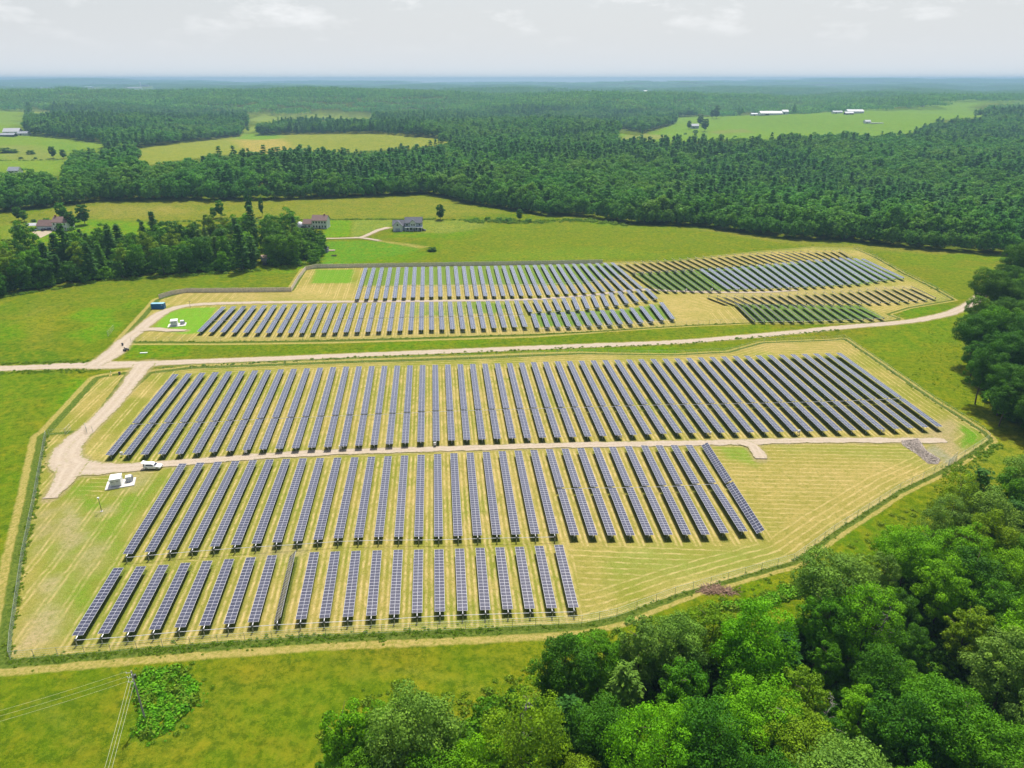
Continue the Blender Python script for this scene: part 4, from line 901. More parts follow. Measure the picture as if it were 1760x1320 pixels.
BR = []; area([(238,1158),(300,1148),(332,1165),(335,1205),(300,1245),(262,1268),(240,1262)], 230, .35, 1.7, BR); area([(225,1150),(330,1140),(370,1180),(340,1240),(260,1290),(225,1260)], 110, .3, .7, BR); area([(1215,1045),(1300,1030),(1420,985),(1440,1000),(1300,1050)], 250, .6, 1.6, BR); area([(960,1105),(1030,1085),(1040,1110),(960,1125)], 160, .6, 1.4, BR)
BR = np.array(BR)
scatter('bramble_patch', np.stack([BR[:, 0], BR[:, 1], H(BR[:, 0], BR[:, 1])-.02], 1), rng.uniform(0, 6.28, len(BR)), np.stack([BR[:, 2]]*3, 1), rng.integers(0, 4, len(BR)), [(m_, LM['bram']) for m_ in TF]+[(TF[1], LM['weed'])])
# ------------------------------------------------------------------ buildings
ROOFG = simple('roof_slate_grey', (.10,.105,.13), .8, 0, .25, 2); ROOFB = simple('roof_brown', (.20,.125,.11), .85, 0, .25, 2); SIDE = simple('siding_white', (.62,.63,.63), .7, 0, .08, 1); SIDEB = simple('siding_bluegrey', (.33,.37,.42), .7, 0, .1, 1)
METW = simple('roof_white_metal', (.52,.52,.54), .5, .1, .1, .5); METG = simple('roof_grey_metal', (.33,.35,.38), .5, .2, .15, .5); GLS = simple('window_glass', (.03,.04,.055), .12, 0, .2, 1, .6); TRIM = simple('trim_white', (.75,.75,.74), .6, 0, .05)
DARK = simple('dark_opening', (.03,.03,.035), .8); BRICK = simple('chimney_brick', (.30,.13,.09), .9, 0, .3, 4); CONC = simple('concrete_pad', (.56,.54,.50), .85, 0, .12, 1.2); GREENR = simple('roof_pale_green', (.40,.60,.50), .5)
def gable(parent, x0, x1, y0, y1, z0, ze, zr, wall, roof, axis='x', ov=.45, th=.22, nm=('wall', 'roof')):
    """box with gable roof; ridge along axis"""
    mb = MB(); M = None
    if axis == 'x': prof = [(y0, z0), (y1, z0), (y1, ze), ((y0+y1)/2, zr), (y0, ze)]; R = Matrix(((0, 1, 0, 0), (1, 0, 0, 0), (0, 0, 1, 0), (0, 0, 0, 1))); a, b = x0, x1
    else: prof = [(x0, z0), (x1, z0), (x1, ze), ((x0+x1)/2, zr), (x0, ze)]; R = Matrix.Identity(4); a, b = y0, y1
    mb.prism(prof, a, b, R); w = mb.build(nm[0], wall, parent)
    p0, p1 = (y0, y1) if axis == 'x' else (x0, x1); c = (p0+p1)/2; sl = (zr-ze)/(c-p0)
    e = ov*sl; pr = [(p0-ov, ze-e+.02), (c, zr+.02), (p1+ov, ze-e+.02), (p1+ov, ze-e+.02+th), (c, zr+.02+th), (p0-ov, ze-e+.02+th)]
    mb = MB(); mb.prism(pr, a-ov, b+ov, R); r = mb.build(nm[1], roof, parent); return w, r
def win(parent, x, y, z, w, h, ax='y', s=-1, mat=None, frame=True, nm='window'):
    """window on a face: ax='y' faces s*y, ax='x' faces s*x"""
    d = .06
    if ax == 'y': o = MB().box(x-w/2-.1, x+w/2+.1, min(y, y+s*d), max(y, y+s*d), z-.1, z+h+.1).build(nm, TRIM, parent); MB().box(x-w/2, x+w/2, min(y+s*d, y+s*(d+.02)), max(y+s*d, y+s*(d+.02)), z, z+h).build('pane', mat or GLS, o)
    else: o = MB().box(min(x, x+s*d), max(x, x+s*d), y-w/2-.1, y+w/2+.1, z-.1, z+h+.1).build(nm, TRIM, parent); MB().box(min(x+s*d, x+s*(d+.02)), max(x+s*d, x+s*(d+.02)), y-w/2, y+w/2, z, z+h).build('pane', mat or GLS, o)
    return o
def at(px, py, rz=0.): p = P(px, py); return (p.x, p.y, p.z-.25), rz
# grey farmhouse with white front
loc, rz = at(697, 397); r = thing('farmhouse', loc, .06, 'grey roofed two storey farmhouse with front dormer at the end of the farm drive', 'house', 'farmhouses on the meadow')
gable(r, 0, 12.0, 0, 9, 0, 6.0, 9.2, SIDEB, ROOFG)
gable(r, -9.0, -.01, 1, 9.5, 0, 4.0, 7.0, SIDEB, ROOFG, nm=('garage_wall', 'garage_roof')); gable(r, -8.6, -2.0, -1.8, 4, 0, 4.2, 7.4, SIDE, ROOFG, axis='y', nm=('garage_gable', 'gable_roof'))
gable(r, 3.6, 7.6, -.8, 3, 3.1, 6.3, 8.2, SIDE, ROOFG, axis='y', nm=('dormer', 'dormer_roof'))
MB().box(-.2, 12.2, -2.2, -.03, 2.9, 3.1).build('porch_roof', TRIM, r)
for k in range(5): MB().box(.0+k*2.9, .2+k*2.9, -2.1, -1.9, 0, 2.9).build('porch_post', TRIM, r)
for x in (1.3, 10.2): win(r, x, 0, 4, 1.2, 1.4)
for x in (4.9, 6.4): win(r, x, -.8, 4.0, .9, 1.3)
for x in (1.6, 4., 8., 10.4): win(r, x, 0, .9, 1.3, 1.6)
win(r, 6., 0, .1, 1.1, 2.2, nm='door', mat=DARK); win(r, -5.3, -1.8, .3, 3.4, 2.3, nm='garage_door', mat=SIDEB); win(r, -5.3, -1.8, 4.3, 1.1, 1.2)
for y in (2.5, 6.5): win(r, 12.0, y, 4, 1.1, 1.4, 'x', 1); win(r, 12.0, y, 1, 1.1, 1.4, 'x', 1)
# brown roofed white house
loc, rz = at(537, 392.5); r = thing('farmhouse', loc, -.05, 'white house with brown roof beside a white dome tent, above the left wood', 'house', 'farmhouses on the meadow')
gable(r, 0, 10.8, 0, 8.5, 0, 6.0, 9.0, SIDE, ROOFB); gable(r, -7, -.01, .8, 7.6, 0, 3.4, 6.0, SIDE, ROOFB, nm=('wing_wall', 'wing_roof'))
for k in range(5): win(r, 1.2+k*2.1, 0, 3.9, 1.1, 1.4)
for k in (0, 1, 3, 4): win(r, 1.2+k*2.1, 0, .9, 1.1, 1.5)
win(r, 5.4, 0, .1, 1.1, 2.2, nm='door', mat=DARK); win(r, -2.5, .8, 1, 1.2, 1.3); win(r, -5, .8, 1, 1.2, 1.3); MB().box(8, 9, 3.8, 4.7, 8.3, 10.0).build('chimney', BRICK, r)
# left farmhouse
loc, rz = at(92, 396); r = thing('farmhouse', loc, -.04, 'long brown roofed farmhouse with chimney and garage wing beside the triangular drive at left', 'house', 'farmhouses on the meadow')
gable(r, 0, 10.5, 0, 8.5, 0, 6.0, 9.0, SIDE, ROOFB); gable(r, -12, -.01, .6, 8.6, 0, 3.3, 6.6, SIDE, ROOFB, nm=('garage_wall', 'garage_roof'))
for k in range(4): win(r, 1.4+k*2.5, 0, 3.9, 1.1, 1.4)
for k in (0, 1, 3): win(r, 1.4+k*2.5, 0, .9, 1.1, 1.5)
win(r, 6.4, 0, .1, 1.1, 2.2, nm='door', mat=DARK)
for x in (-9.8, -6.2, -2.4): win(r, x, .6, .2, 2.7, 2.2, nm='garage_door', mat=TRIM)
MB().box(.6, 1.6, 3.6, 4.6, 8.3, 10.3).build('chimney', BRICK, r)
def barn(px, py, w, d, ze, zr, wall, roof, label, rz=0., nwin=0, door=True, group='far farm buildings', nm='barn', cat='barn', axis='x'):
    loc, _ = at(px, py); r = thing(nm, loc, rz, label, cat, group); gable(r, -w/2, w/2, 0, d, 0, ze, zr, wall, roof, axis=axis, ov=.6, th=.3)
    if door: win(r, -w*.2, 0, .1, w*.18, ze*.62, nm='door', mat=DARK)
    for k in range(nwin): win(r, -w/2+w*(k+.5)/nwin, 0, ze*.66, min(1.6, w/nwin*.5), ze*.22)
    return r
barn(19,230,28,16,4,9.5,SIDE,METW,'far white barn with pale peaked roof behind the long shed',.1,0); barn(12,235,24,12,3.2,6,DARK,METG,'low dark fronted shed with grey roof in front of the white barn',.1,0); barn(39,233,18,11,4,7,SIDE,METG,'white shed with grey roof right of the white barn',.08,4)
barn(23,299,12,9,4,7.5,SIDE,METG,'small grey roofed house by the lower edge of the far left pasture',0,3,nm='cottage',cat='house')
barn(1326,198,58,22,5,10,SIDE,METW,'long white roofed farm hall, left one in the bright green far field',.04,10); barn(1350,196.5,16,14,7,11,SIDE,METW,'taller white shed at the right end of the left farm hall',.04,3); barn(1300,198.5,26,14,3.5,6,SIDE,METG,'low grey shed left of the left farm hall',.04,4)
barn(1471,195,44,22,5.5,10,SIDE,METW,'white roofed farm hall on the right side of the bright green far field',.02,7); barn(1460,197,22,12,4,7,DARK,METW,'small dark fronted lean-to in front of the right farm hall',0,0); barn(1440,195,26,12,4,7,SIDE,METG,'pale blue-grey shed left of the right farm hall',.02,4)
barn(1195,221,16,10,6,10,SIDEB,METG,'lone white farmhouse among trees at the left of the far green field',.1,3,nm='cottage',cat='house')
barn(1492,212,12,12,4,7,SIDE,METG,'small grey shed beside the white silage strip',0,0); 
loc,_ = at(1507,212.3); o = MB().box(-14,14,-3,3,0,1.8).build('silage_clamp', METW, None, loc=loc, bevel=.4); tag(o,'low white covered silage clamp in the far green field','silage clamp')
barn(1586,183,11,8,4,7,SIDE,METW,'tiny white house on the green slope at far right',0,0,nm='cottage',cat='house'); 
for px, py, tx in ((1624,172,'left'),(1640,171,'middle'),(1655,170,'right')): barn(px,py,17,11,5,9,SIDE,METG,f'faint pale house among far trees at upper right, {tx} one',0,2,nm='cottage',cat='house')
barn(1109,158,30,16,6,11,SIDE,METW,'tiny white building alone in the hazy woods above centre',0,3)
loc,_ = at(516,391); 
mb = MB(); n = 14
for k in range(5):
    a0, a1 = k*math.pi/10, (k+1)*math.pi/10
    mb.tube((0, 0, 3.9*math.sin(a0)+.6), (0, 0, 3.9*math.sin(a1)+.6), 3.3*math.cos(a0), max(.02, 3.3*math.cos(a1)), n, caps=False)
mb.tube((0,0,-.3),(0,0,.6),3.3,3.3,n,caps=False)
tag(mb.build('dome_tent', METW, None, loc=loc, smooth=True), 'white dome tent beside the brown roofed white house', 'tent')
loc,_ = at(58,392); r = thing('canopy_tent', loc, .1, 'white peaked canopy tent left of the long brown roofed farmhouse', 'tent')
gable(r, -3.2, 3.2, -2, 2.6, 2.0, 2.4, 3.6, TRIM, METW, nm=('side_cloth', 'roof'))
for sx_ in (-3, 3):
    for sy in (-1.8, 2.4): MB().box(sx_-.06, sx_+.06, sy-.06, sy+.06, 0, 2.0).build('pole', ALU, r)
# town on the far hill
TWN = [(70,152,60,30,8,14,SIDE,METW,'pale town roof on the far hill, leftmost'),(92,151,70,30,9,14,SIDE,METG,'grey town roof on the far hill, second from left'),(126,142.5,36,24,8,15,SIDE,METW,'bright white house high on the far town hill'),(108,151,55,30,10,16,SIDEB,METG,'blue-grey town hall block below the bright white house'),(152,151,150,60,9,12,SIDEB,GREENR,'long pale green factory roof on the far town hill'),(180,147.5,26,20,8,13,SIDE,METW,'small white town roof right of the green factory roof'),
 (230,152,240,60,7,10,SIDE,METW,'long low white industrial roof below the tower')]
for a in TWN: barn(a[0],a[1],a[2]*.55,a[3]*.5,a[4],a[5],a[6],a[7],a[8],0,5,False,'town buildings on the far hill','town_building','building')
loc,_ = at(248,148.5); r = thing('mill_building', loc, 0, 'flat roofed blue-grey mill building with a tower on the far hill', 'building', 'town buildings on the far hill')
MB().box(-28, 38, 0, 25, 0, 15).build('wall', SIDEB, r); MB().box(-29, 39, -1, 26, 15, 16).build('roof', METG, r); MB().box(-42, -34, 2, 10, 0, 34).build('tower', SIDE, r)
MB().box(-43, -33, 1, 11, 34, 35.5).build('tower_cornice', TRIM, r); MB().tube((-38, 6, 35.5), (-38, 6, 42), 3.4, 2.8, 10).build('cupola', TRIM, r)
for k in range(9): win(r, -24+k*7, 0, 4, 3.5, 3); win(r, -24+k*7, 0, 9.5, 3.5, 3)
loc,_ = at(22,150); r = thing('church_steeple', loc, 0, 'thin pale church steeple on the far hill at left', 'church', 'town buildings on the far hill')
MB().box(-3, 3, -3, 3, 0, 20).build('tower', SIDE, r); MB().tube((0, 0, 20), (0, 0, 42), 3.2, .1, 8).build('spire', METW, r); gable(r, -7, 7, 3.1, 24, 0, 9, 15, SIDE, METG, axis='y')

# ------------------------------------------------------------------ vehicles
def car(px, py, rz, paint, label, cat='car', L=4.6, H_=1.65, open_=False, name='parked_car'):
    p = P(px, py); r = thing(name, (p.x, p.y, p.z+.12), rz, label, cat, None)
    w = .92; h = L/2
    prof = [(-h, .45), (-h+.05, .95), (-h+.2, 1.05), (h-1.25, 1.02), (h-.35, .88), (h-.03, .72), (h, .42), (h-.1, .28), (-h+.1, .28)]
    mb = MB(); R = Matrix.Identity(4); mb.prism(prof, -w, w); mb.prism([(-h+.25, 1.03), (-h+.45, H_), (h-2.25, H_), (h-1.35, 1.01)], -w+.14, w-.14)
    mb.build('body', paint, r, bevel=.05)
    g = MB(); g.prism([(-h+.75, 1.10), (-h+.85, H_-.12), (h-2.35, H_-.12), (h-1.75, 1.10)], -w+.125, w-.125); g.build('side_window', GLS, r)
    g = MB(); a, b = Vector((h-2.2, 0, H_-.08)), Vector((h-1.4, 0, 1.06)); n = Vector((b.z-a.z, 0, -(b.x-a.x))).normalized()*-.02
    g.add([(a.x-n.x, -.66, a.z-n.z+.02), (a.x-n.x, .66, a.z+.02), (b.x+.03, .72, b.z+.02), (b.x+.03, -.72, b.z+.02), (a.x-.05, -.66, a.z-.05), (a.x-.05, .66, a.z-.05), (b.x-.05, .72, b.z-.05), (b.x-.05, -.72, b.z-.05)], [(0, 1, 2, 3), (7, 6, 5, 4), (0, 4, 5, 1), (1, 5, 6, 2), (2, 6, 7, 3), (3, 7, 4, 0)]); g.build('windscreen', GLS, r)
    for sx_ in (-h+.85, h-.9):
        for sy in (-1, 1):
            t_ = MB().tube((sx_, sy*(w-.2), .33), (sx_, sy*(w+.02), .33), .34, n=16).build('wheel', DARK, r); MB().tube((sx_, sy*(w-.1), .33), (sx_, sy*(w+.035), .33), .21, n=12).build('rim', ALU, t_)
    for sy in (-1, 1):
        MB().box(h-.16, h+.01, sy*.62-.17, sy*.62+.17, .66, .78).build('headlight', TRIM, r); MB().box(-h-.015, -h+.06, sy*.78-.08, sy*.78+.08, .8, 1.02).build('tail_light', REDP, r)
        MB().box(h-1.75, h-1.55, sy*(w+.02)-.1, sy*(w+.02)+.1, 1.02, 1.16).build('mirror', paint, r)
    if open_:
        M = Matrix.Translation((-h+.42, 0, H_-.02)) @ Matrix.Rotation(math.radians(18), 4, 'Y'); MB().box(-1.0, 0, -.75, .75, 0, .06, M).build('tailgate', paint, r); MB().box(-h+.02, -h+.2, -.72, .72, .75, 1.5).build('boot_opening', DARK, r)
    return r
REDP = simple('lamp_red', (.45,.03,.02), .3); WP = simple('paint_white', (.78,.79,.80), .25, 0, .03, 1, .5); BP = simple('paint_black', (.025,.027,.035), .25, 0, .1, 1, .5); NAVY = simple('paint_navy', (.03,.04,.09), .3)
car(264,805,.0,WP,'white estate car with its tailgate open on the dirt track','car',4.7,1.66,True)
car(76,396.5,1.5,BP,'black car in front of the garage of the long brown roofed farmhouse'); car(86.5,395.5,1.5,NAVY,'navy car nearest the door of the long brown roofed farmhouse'); car(57,397,.05,NAVY,'navy pickup in front of the white canopy tent','car',5.2,1.7); 
car(727,397,.1,BP,'dark car behind the right corner of the grey farmhouse'); car(523,392.5,.2,BP,'dark car below the white dome tent'); car(457,455,1.4,BP,'dark car in the gap of the left wood')
# driveway sheets
for poly, lab in (([(54,398),(92,396),(88,400),(70,409)], 'drive'), ):
    w_ = [P(a, b) for a, b in poly]; c0 = sum(w_, Vector())/4; V = []; n = 10
    for i in range(n+1):
        for j in range(n+1):
            s_, t_ = i/n, j/n; q = (w_[0]*(1-s_)+w_[1]*s_)*(1-t_)+(w_[3]*(1-s_)+w_[2]*s_)*t_; V.append((q.x, q.y, float(H(q.x, q.y))+.06))
    Qd = [(i*(n+1)+j, (i+1)*(n+1)+j, (i+1)*(n+1)+j+1, i*(n+1)+j+1) for i in range(n) for j in range(n)]
    m = npmesh('driveway', V, Qd, dict(cr=np.zeros(len(V))), [GRAVEL]); tag(link(bpy.data.objects.new('driveway', m)), kind='structure')
# blue container
BLUE = simple('container_blue', (.015,.14,.36), .5, .1, .2, 1); BLUT = simple('container_top', (.25,.50,.60), .5, .1, .25, 1)
p = P(273, 530); r = thing('shipping_container', (p.x, p.y, p.z), .05, 'blue corrugated shipping container with paler roof beside the upper track', 'container')
mb = MB(); mb.box(-2.95, 2.95, -1.15, 1.15, .1, 2.5)
for k in range(20):
    x_ = -2.8+k*.29
    for s in (-1, 1): mb.box(x_, x_+.15, min(s*1.15, s*1.2), max(s*1.15, s*1.2), .2, 2.4)
mb.build('body', BLUE, r); MB().box(-3.0, 3.0, -1.2, 1.2, 2.5, 2.62).build('roof', BLUT, r); MB().box(-3.0, 3.0, -1.22, 1.22, -.1, .12).build('floor_frame', BLUE, r)
for s in (0, 1): d_ = MB().box(2.955, 3.02, -1.12+s*1.14, -.02+s*1.14, .15, 2.45).build('door', BLUE, r); MB().tube((3.05, -.6+s*1.14, .2), (3.05, -.6+s*1.14, 2.4), .03, n=6).build('lock_bar', ALU, d_)
o = MB().box(-.22, .22, -1.235, -1.222, 0, .3).build('side_label', TRIM, r, loc=(2.2, 0, 1.8))
# transformer pads
def pad(px, py, rz, sc, which):
    p = P(px, py); z = p.z
    t_ = thing('concrete_pad', (p.x, p.y, z), rz, f'pale concrete equipment pad {which}', 'concrete pad', 'concrete pads'); MB().box(-3.4*sc, 3.6*sc, -2.2*sc, 2.2*sc, -.3, .22).build('slab', CONC, t_, bevel=.04)
    M = Matrix.Translation((p.x, p.y, z)) @ Matrix.Rotation(rz, 4, 'Z'); q = M @ Vector((-.8*sc, 0, .22))
    r = thing('inverter_station', q, rz, f'white louvred inverter station {which}', 'inverter station', 'inverter stations')
    MB().box(-1.3*sc, 1.3*sc, -1.35*sc, 1.6*sc, .12, 2.1*sc).build('housing', WHT, r, bevel=.06); MB().box(-1.2*sc, 1.2*sc, -1.25*sc, 1.5*sc, 0, .12).build('plinth', DKG, r); MB().box(-1.4*sc, 1.4*sc, -1.45*sc, 1.7*sc, 2.1*sc, 2.2*sc).build('roof', WHT, r, bevel=.03)
    for k in (0, 1): d_ = MB().box((-1.15+k*1.18)*sc, (-.05+k*1.18)*sc, -1.40*sc, -1.352*sc, .25, 1.95*sc).build('door', SIDE, r); MB().box((-.95+k*1.18)*sc, (-.4+k*1.18)*sc, -1.43*sc, -1.401*sc, 1.35*sc, 1.6*sc).build('louvre', METG, d_)
    q = M @ Vector((2.1*sc, .7*sc, .22)); r = thing('transformer', q, rz, f'smaller finned white transformer {which}', 'transformer', 'transformers')
    MB().box(-.7*sc, .7*sc, -.7*sc, .7*sc, 0, 1.5*sc).build('tank', WHT, r, bevel=.05)
    for k in range(7): MB().box(.701*sc, .98*sc, (-.6+k*.19)*sc, (-.54+k*.19)*sc, .2, 1.3*sc).build('fin', METG, r)
    MB().box(-.55*sc, .55*sc, -.95*sc, -.701*sc, .1, 1.1*sc).build('terminal_box', METG, r)
pad(207,832,.35,1.0,'beside the dirt track'); pad(304,559,.3,1.05,'on the mown lawn near the blue container')

# ------------------------------------------------------------------ posts, poles, wires
WOODP = simple('weathered_pole', (.34,.31,.27), .9, 0, .3, 3); WIRE = simple('aluminium_wire', (.55,.56,.42), .5, .4, .1)
def height_for(base, topx, topy):
    lo, hi = 1., 30.
    for _ in range(30):
        m = (lo+hi)/2; a, b = proj(base.x, base.y, base.z+m); 
        if b > topy: lo = m
        else: hi = m
    return lo
b1 = P(249.5, 1236); hp = height_for(b1, 234, 1153)
r = thing('utility_pole', b1, .12, 'tall weathered utility pole with three insulator arms by the bramble patch', 'utility pole'); 
MB().tube((0, 0, -.8), (0, 0, hp), .17, .11, 10).build('shaft', WOODP, r)
arms = []
for k, zz in enumerate((hp-.35, hp-1.35, hp-2.35)):
    a_ = MB().tube((0, 0, zz), (-.75, -.15, zz+.1), .05, .04, 6).build('bracket', ALU, r); MB().tube((-.75, -.15, zz), (-.75, -.15, zz+.32), .07, .05, 8).build('insulator', TRIM, a_); arms.append(b1+Vector((-.75, -.15, zz+.3)))
    a_ = MB().tube((0, 0, zz-.15), (.18, -.55, zz-.1), .05, .04, 6).build('bracket', ALU, r); MB().tube((.18, -.55, zz-.2), (.18, -.55, zz+.1), .07, .05, 8).build('insulator', TRIM, a_)
MB().tube((.35, 0, hp-1.6), (.35, 0, hp-.9), .2, .2, 10).build('transformer_can', DKG, r)
def wire(a, b, sag, label, r_=.018, group='overhead wires'):
    mb = MB(); n = 24; pr = None; a = Vector(a); b = Vector(b)
    for k in range(n+1):
        t_ = k/n; q = a.lerp(b, t_)+Vector((0, 0, -4*sag*t_*(1-t_)))-a
        if pr is not None: mb.tube(pr, q, r_, n=5, caps=False)
        pr = q
    tag(mb.build('overhead_wire', WIRE, None, loc=a), label, 'overhead wire', group)
b2 = P(-330, 1385); 
for k, nm in enumerate(('topmost', 'middle', 'lowest')): wire(arms[k], b2+Vector((-.7, -.2, 9.2-k*1.1)), 1.1, f'{nm} overhead wire running left from the utility pole')
b3 = Vector((-43.5, 20., float(H(-43.5, 20))))
for k, nm in enumerate(('left', 'middle', 'right')): wire(b1+Vector((-.08+.12*k, -.5, hp-.5-k*.95)), b3+Vector((.1*k-.5, 0, 12.5-k*.9)), 1.0, f'{nm} overhead wire running from the utility pole towards the bottom edge', .022)
for bb, lab in ((b2, 'utility pole beyond the left edge'), (b3, 'utility pole below the lower edge')): pass
# weather mast
b4 = P(175, 879); hm = height_for(b4, 172, 857); r = thing('sensor_mast', b4, 0, 'thin dark sensor mast with white head on the lawn below the equipment pad', 'sensor mast')
MB().tube((0, 0, 0), (0, 0, hm), .07, .06, 8).build('mast', DKG, r); MB().box(-.25, .25, -.25, .25, -.2, .12).build('footing', CONC, r); MB().box(-.22, .22, -.18, .18, hm, hm+.35).build('sensor_head', TRIM, r, bevel=.03)
b4 = P(327.5, 530); hm = height_for(b4, 0, 517); r = thing('sensor_mast', b4, 0, 'thin dark mast with crossarm by the upper track', 'sensor mast'); MB().tube((0, 0, 0), (0, 0, hm), .07, .06, 8).build('mast', DKG, r); MB().box(-.8, .8, -.04, .04, hm-.3, hm-.2).build('crossarm', DKG, r)
for px, py, tx in ((110,483,'left'),(212,478,'right')):
    b5 = P(px, py); r = thing('utility_pole', b5, .2, f'grey utility pole against the left wood, {tx} one', 'utility pole'); MB().tube((0, 0, -.5), (0, 0, 8.5), .16, .1, 8).build('shaft', WOODP, r); MB().box(-1.1, 1.1, -.06, .06, 7.8, 7.95).build('crossarm', WOODP, r)
# small machinery by the junction
p = P(217, 603); r = thing('ride_on_mower', (p.x, p.y, p.z+.1), .9, 'small dark ride-on mower parked beside the track junction', 'mower')
MB().box(-.9, .9, -.5, .5, .35, .75).build('body', DKG, r, bevel=.05); MB().box(-.3, .3, -.3, .3, .75, 1.0).build('seat', BP, r); MB().box(-.42, -.3, -.3, .3, .95, 1.5).build('backrest', BP, r); MB().tube((.5, 0, .7), (.25, 0, 1.25), .03, n=6).build('steering_column', DKG, r); MB().box(-.5, .6, -.75, .75, .12, .3).build('mower_deck', simple('straw_yellow', (.5,.36,.08), .6), r)
MB().box(-.75, -.7, -.45, -.4, .75, 1.9).build('roll_bar', DKG, r); MB().box(-.75, -.7, .4, .45, .75, 1.9).build('roll_bar', DKG, r)
for sx_ in (-.6, .65):
    for sy in (-1, 1): MB().tube((sx_, sy*.52, .3), (sx_, sy*.78, .3), .36 if sx_ < 0 else .26, n=14).build('wheel', DARK, r)
def bin_(px, py, label):
    p = P(px, py); r = thing('waste_bin', p, .3, label, 'bin', 'dark bins by the junction'); MB().tube((0, 0, 0), (0, 0, 1.0), .32, .4, 12).build('body', DKG, r); MB().tube((0, 0, 1.0), (0, 0, 1.12), .44, .3, 12).build('lid', BP, r)
bin_(211,594,'small dark bin at the edge of the upper track'); bin_(206,644,'small dark bin below the junction beside the leaning white sign')
p = P(190, 645); r = thing('sign_board', p, .5, 'leaning white board with yellow foot on the grass below the junction', 'sign')
M = Matrix.Rotation(.25, 4, 'Y'); MB().box(-.04, .04, -.3, .3, .3, 1.5, M).build('board', TRIM, r); MB().box(-.5, .5, -.5, .5, 0, .12).build('foot', simple('straw_yellow', (.5,.36,.08), .6), r); MB().tube((0, 0, .1), (.08, 0, .4), .05, n=6).build('stem', ALU, r)
p = P(247, 607); o = MB().box(-1.4, 1.4, -.35, .35, 0, .3).build('white_block', TRIM, None, loc=p, rot=(0, 0, .1), bevel=.08); o.name = 'concrete_block'; tag(o, 'pale concrete block lying in the bright green grass by the junction', 'concrete block')
p = P(456, 449); r = thing('garden_shed', (p.x, p.y, p.z), 0, 'small shed roof in the gap of the left wood', 'shed'); gable(r, -2.5, 2.5, 0, 4, 0, 2.1, 3.1, SIDE, simple('roof_tan', (.42,.30,.24), .8))
p = P(559, 434); r = thing('garden_shed', (p.x, p.y, p.z), 0, 'small dark shed with tan deck at the right end of the left wood', 'shed'); gable(r, -3, 1.5, 0, 3.5, 0, 2.2, 3.2, SIDEB, ROOFG); MB().box(-3, 5, 3.6, 6, 0, .5).build('deck', simple('roof_tan', (.42,.30,.24), .8), r)
p = P(574, 441); r = thing('garden_bench', (p.x, p.y, p.z), 0, 'low dark garden bench on the lawn right of the left wood', 'bench'); MB().box(-1.6, 1.6, -.35, .35, .4, .5).build('seat', DKG, r); MB().box(-1.6, 1.6, .3, .38, .5, 1.0).build('backrest', DKG, r)
for s in (-1.4, 1.4): MB().box(s-.06, s+.06, -.3, .3, 0, .4).build('leg', DKG, r)

# ------------------------------------------------------------------ fences
BRD = simple('fence_board', (.74,.64,.52), .9, 0, .25, 1.2); BRDP = simple('fence_post', (.45,.38,.30), .9, 0, .3, 2)
def board_fence(px, label, h=2.2):
    w_ = [P(a, b) for a, b in px]; o0 = w_[0].copy(); r = thing('board_fence', o0, 0, label, 'fence', 'board fences'); 
    npost = 0
    for a, b in zip(w_[:-1], w_[1:]):
        L_ = (b-a).length; n = max(1, round(L_/3.0)); 
        mb = MB()
        for k in range(n):
            p, q = a.lerp(b, k/n), a.lerp(b, (k+1)/n); p.z, q.z = float(H(p.x, p.y)), float(H(q.x, q.y)); d = (q-p).normalized(); nr = Vector((-d.y, d.x, 0))*.04
            hh = h*random.uniform(.97, 1.03); m_ = 6
            for j in range(m_):
                s_, e_ = p.lerp(q, j/m_+.008), p.lerp(q, (j+1)/m_-.008); vs = [s_-nr, e_-nr, e_+nr, s_+nr]; vs = [v-o0+Vector((0, 0, .05)) for v in vs]; up = Vector((0, 0, hh+random.uniform(-.03, .03)))
                mb.add(vs+[v+up for v in vs], [(3, 2, 1, 0), (4, 5, 6, 7), (0, 1, 5, 4), (1, 2, 6, 5), (2, 3, 7, 6), (3, 0, 4, 7)])
            if npost < 98: MB().box(-.08, .08, -.08, .08, -.2, h+.12).build('post', BRDP, r, loc=p-o0+nr*3); npost += 1
        mb.build('board_panel', BRD, r)
board_fence([(274,513.5),(296,507),(322,502.5),(410,502),(501,501)], 'lower left stretch of tan board fence above the upper track')
board_fence([(501,501),(512,482),(526,464)], 'short board fence side climbing beside the lawn plot')
board_fence([(526,464),(545,460.5),(600,460),(760,457.5),(900,455),(1036,452.5)], 'long top board fence behind the top block')
FM = simple('fence_galvanised', (.36,.40,.37), .5, .5, .1)
def wire_fence(px, label, h=2.0, step=5.0):
    w_ = [P(a, b) for a, b in px]; o0 = w_[0].copy(); r = thing('wire_fence', o0, 0, label, 'fence', 'wire mesh fences'); mb = MB(); pts = []
    for a, b in zip(w_[:-1], w_[1:]):
        n = max(1, round((b-a).length/step)); pts += [a.lerp(b, k/n) for k in range(n)]
    pts.append(w_[-1]); pm = MB().tube((0, 0, -.2), (0, 0, h+.05), .045, n=6).mesh('post'); pm.materials.append(FM)
    for p in pts: p.z = float(H(p.x, p.y))
    for p in pts[:100]: q = bpy.data.objects.new('post', pm); link(q, r); q.location = p-o0
    for p, q in zip(pts[:-1], pts[1:]):
        for z_ in (.08, .55, 1.03, 1.5, h): mb.tube(p-o0+Vector((0, 0, z_)), q-o0+Vector((0, 0, z_)), .012 if z_ < h else .025, n=4, caps=False)
        n = max(2, int((q-p).length/.6))
        for k in range(n): c_ = p.lerp(q, k/n)-o0; mb.tube(c_+Vector((0, 0, .05)), c_+Vector((0, 0, h)), .007, n=3, caps=False)
    mb.build('wire_mesh', FM, r)
wire_fence([(80,750),(60,862),(40,962),(20,1102),(18,1134)], 'wire mesh fence along the left side of the lower field')
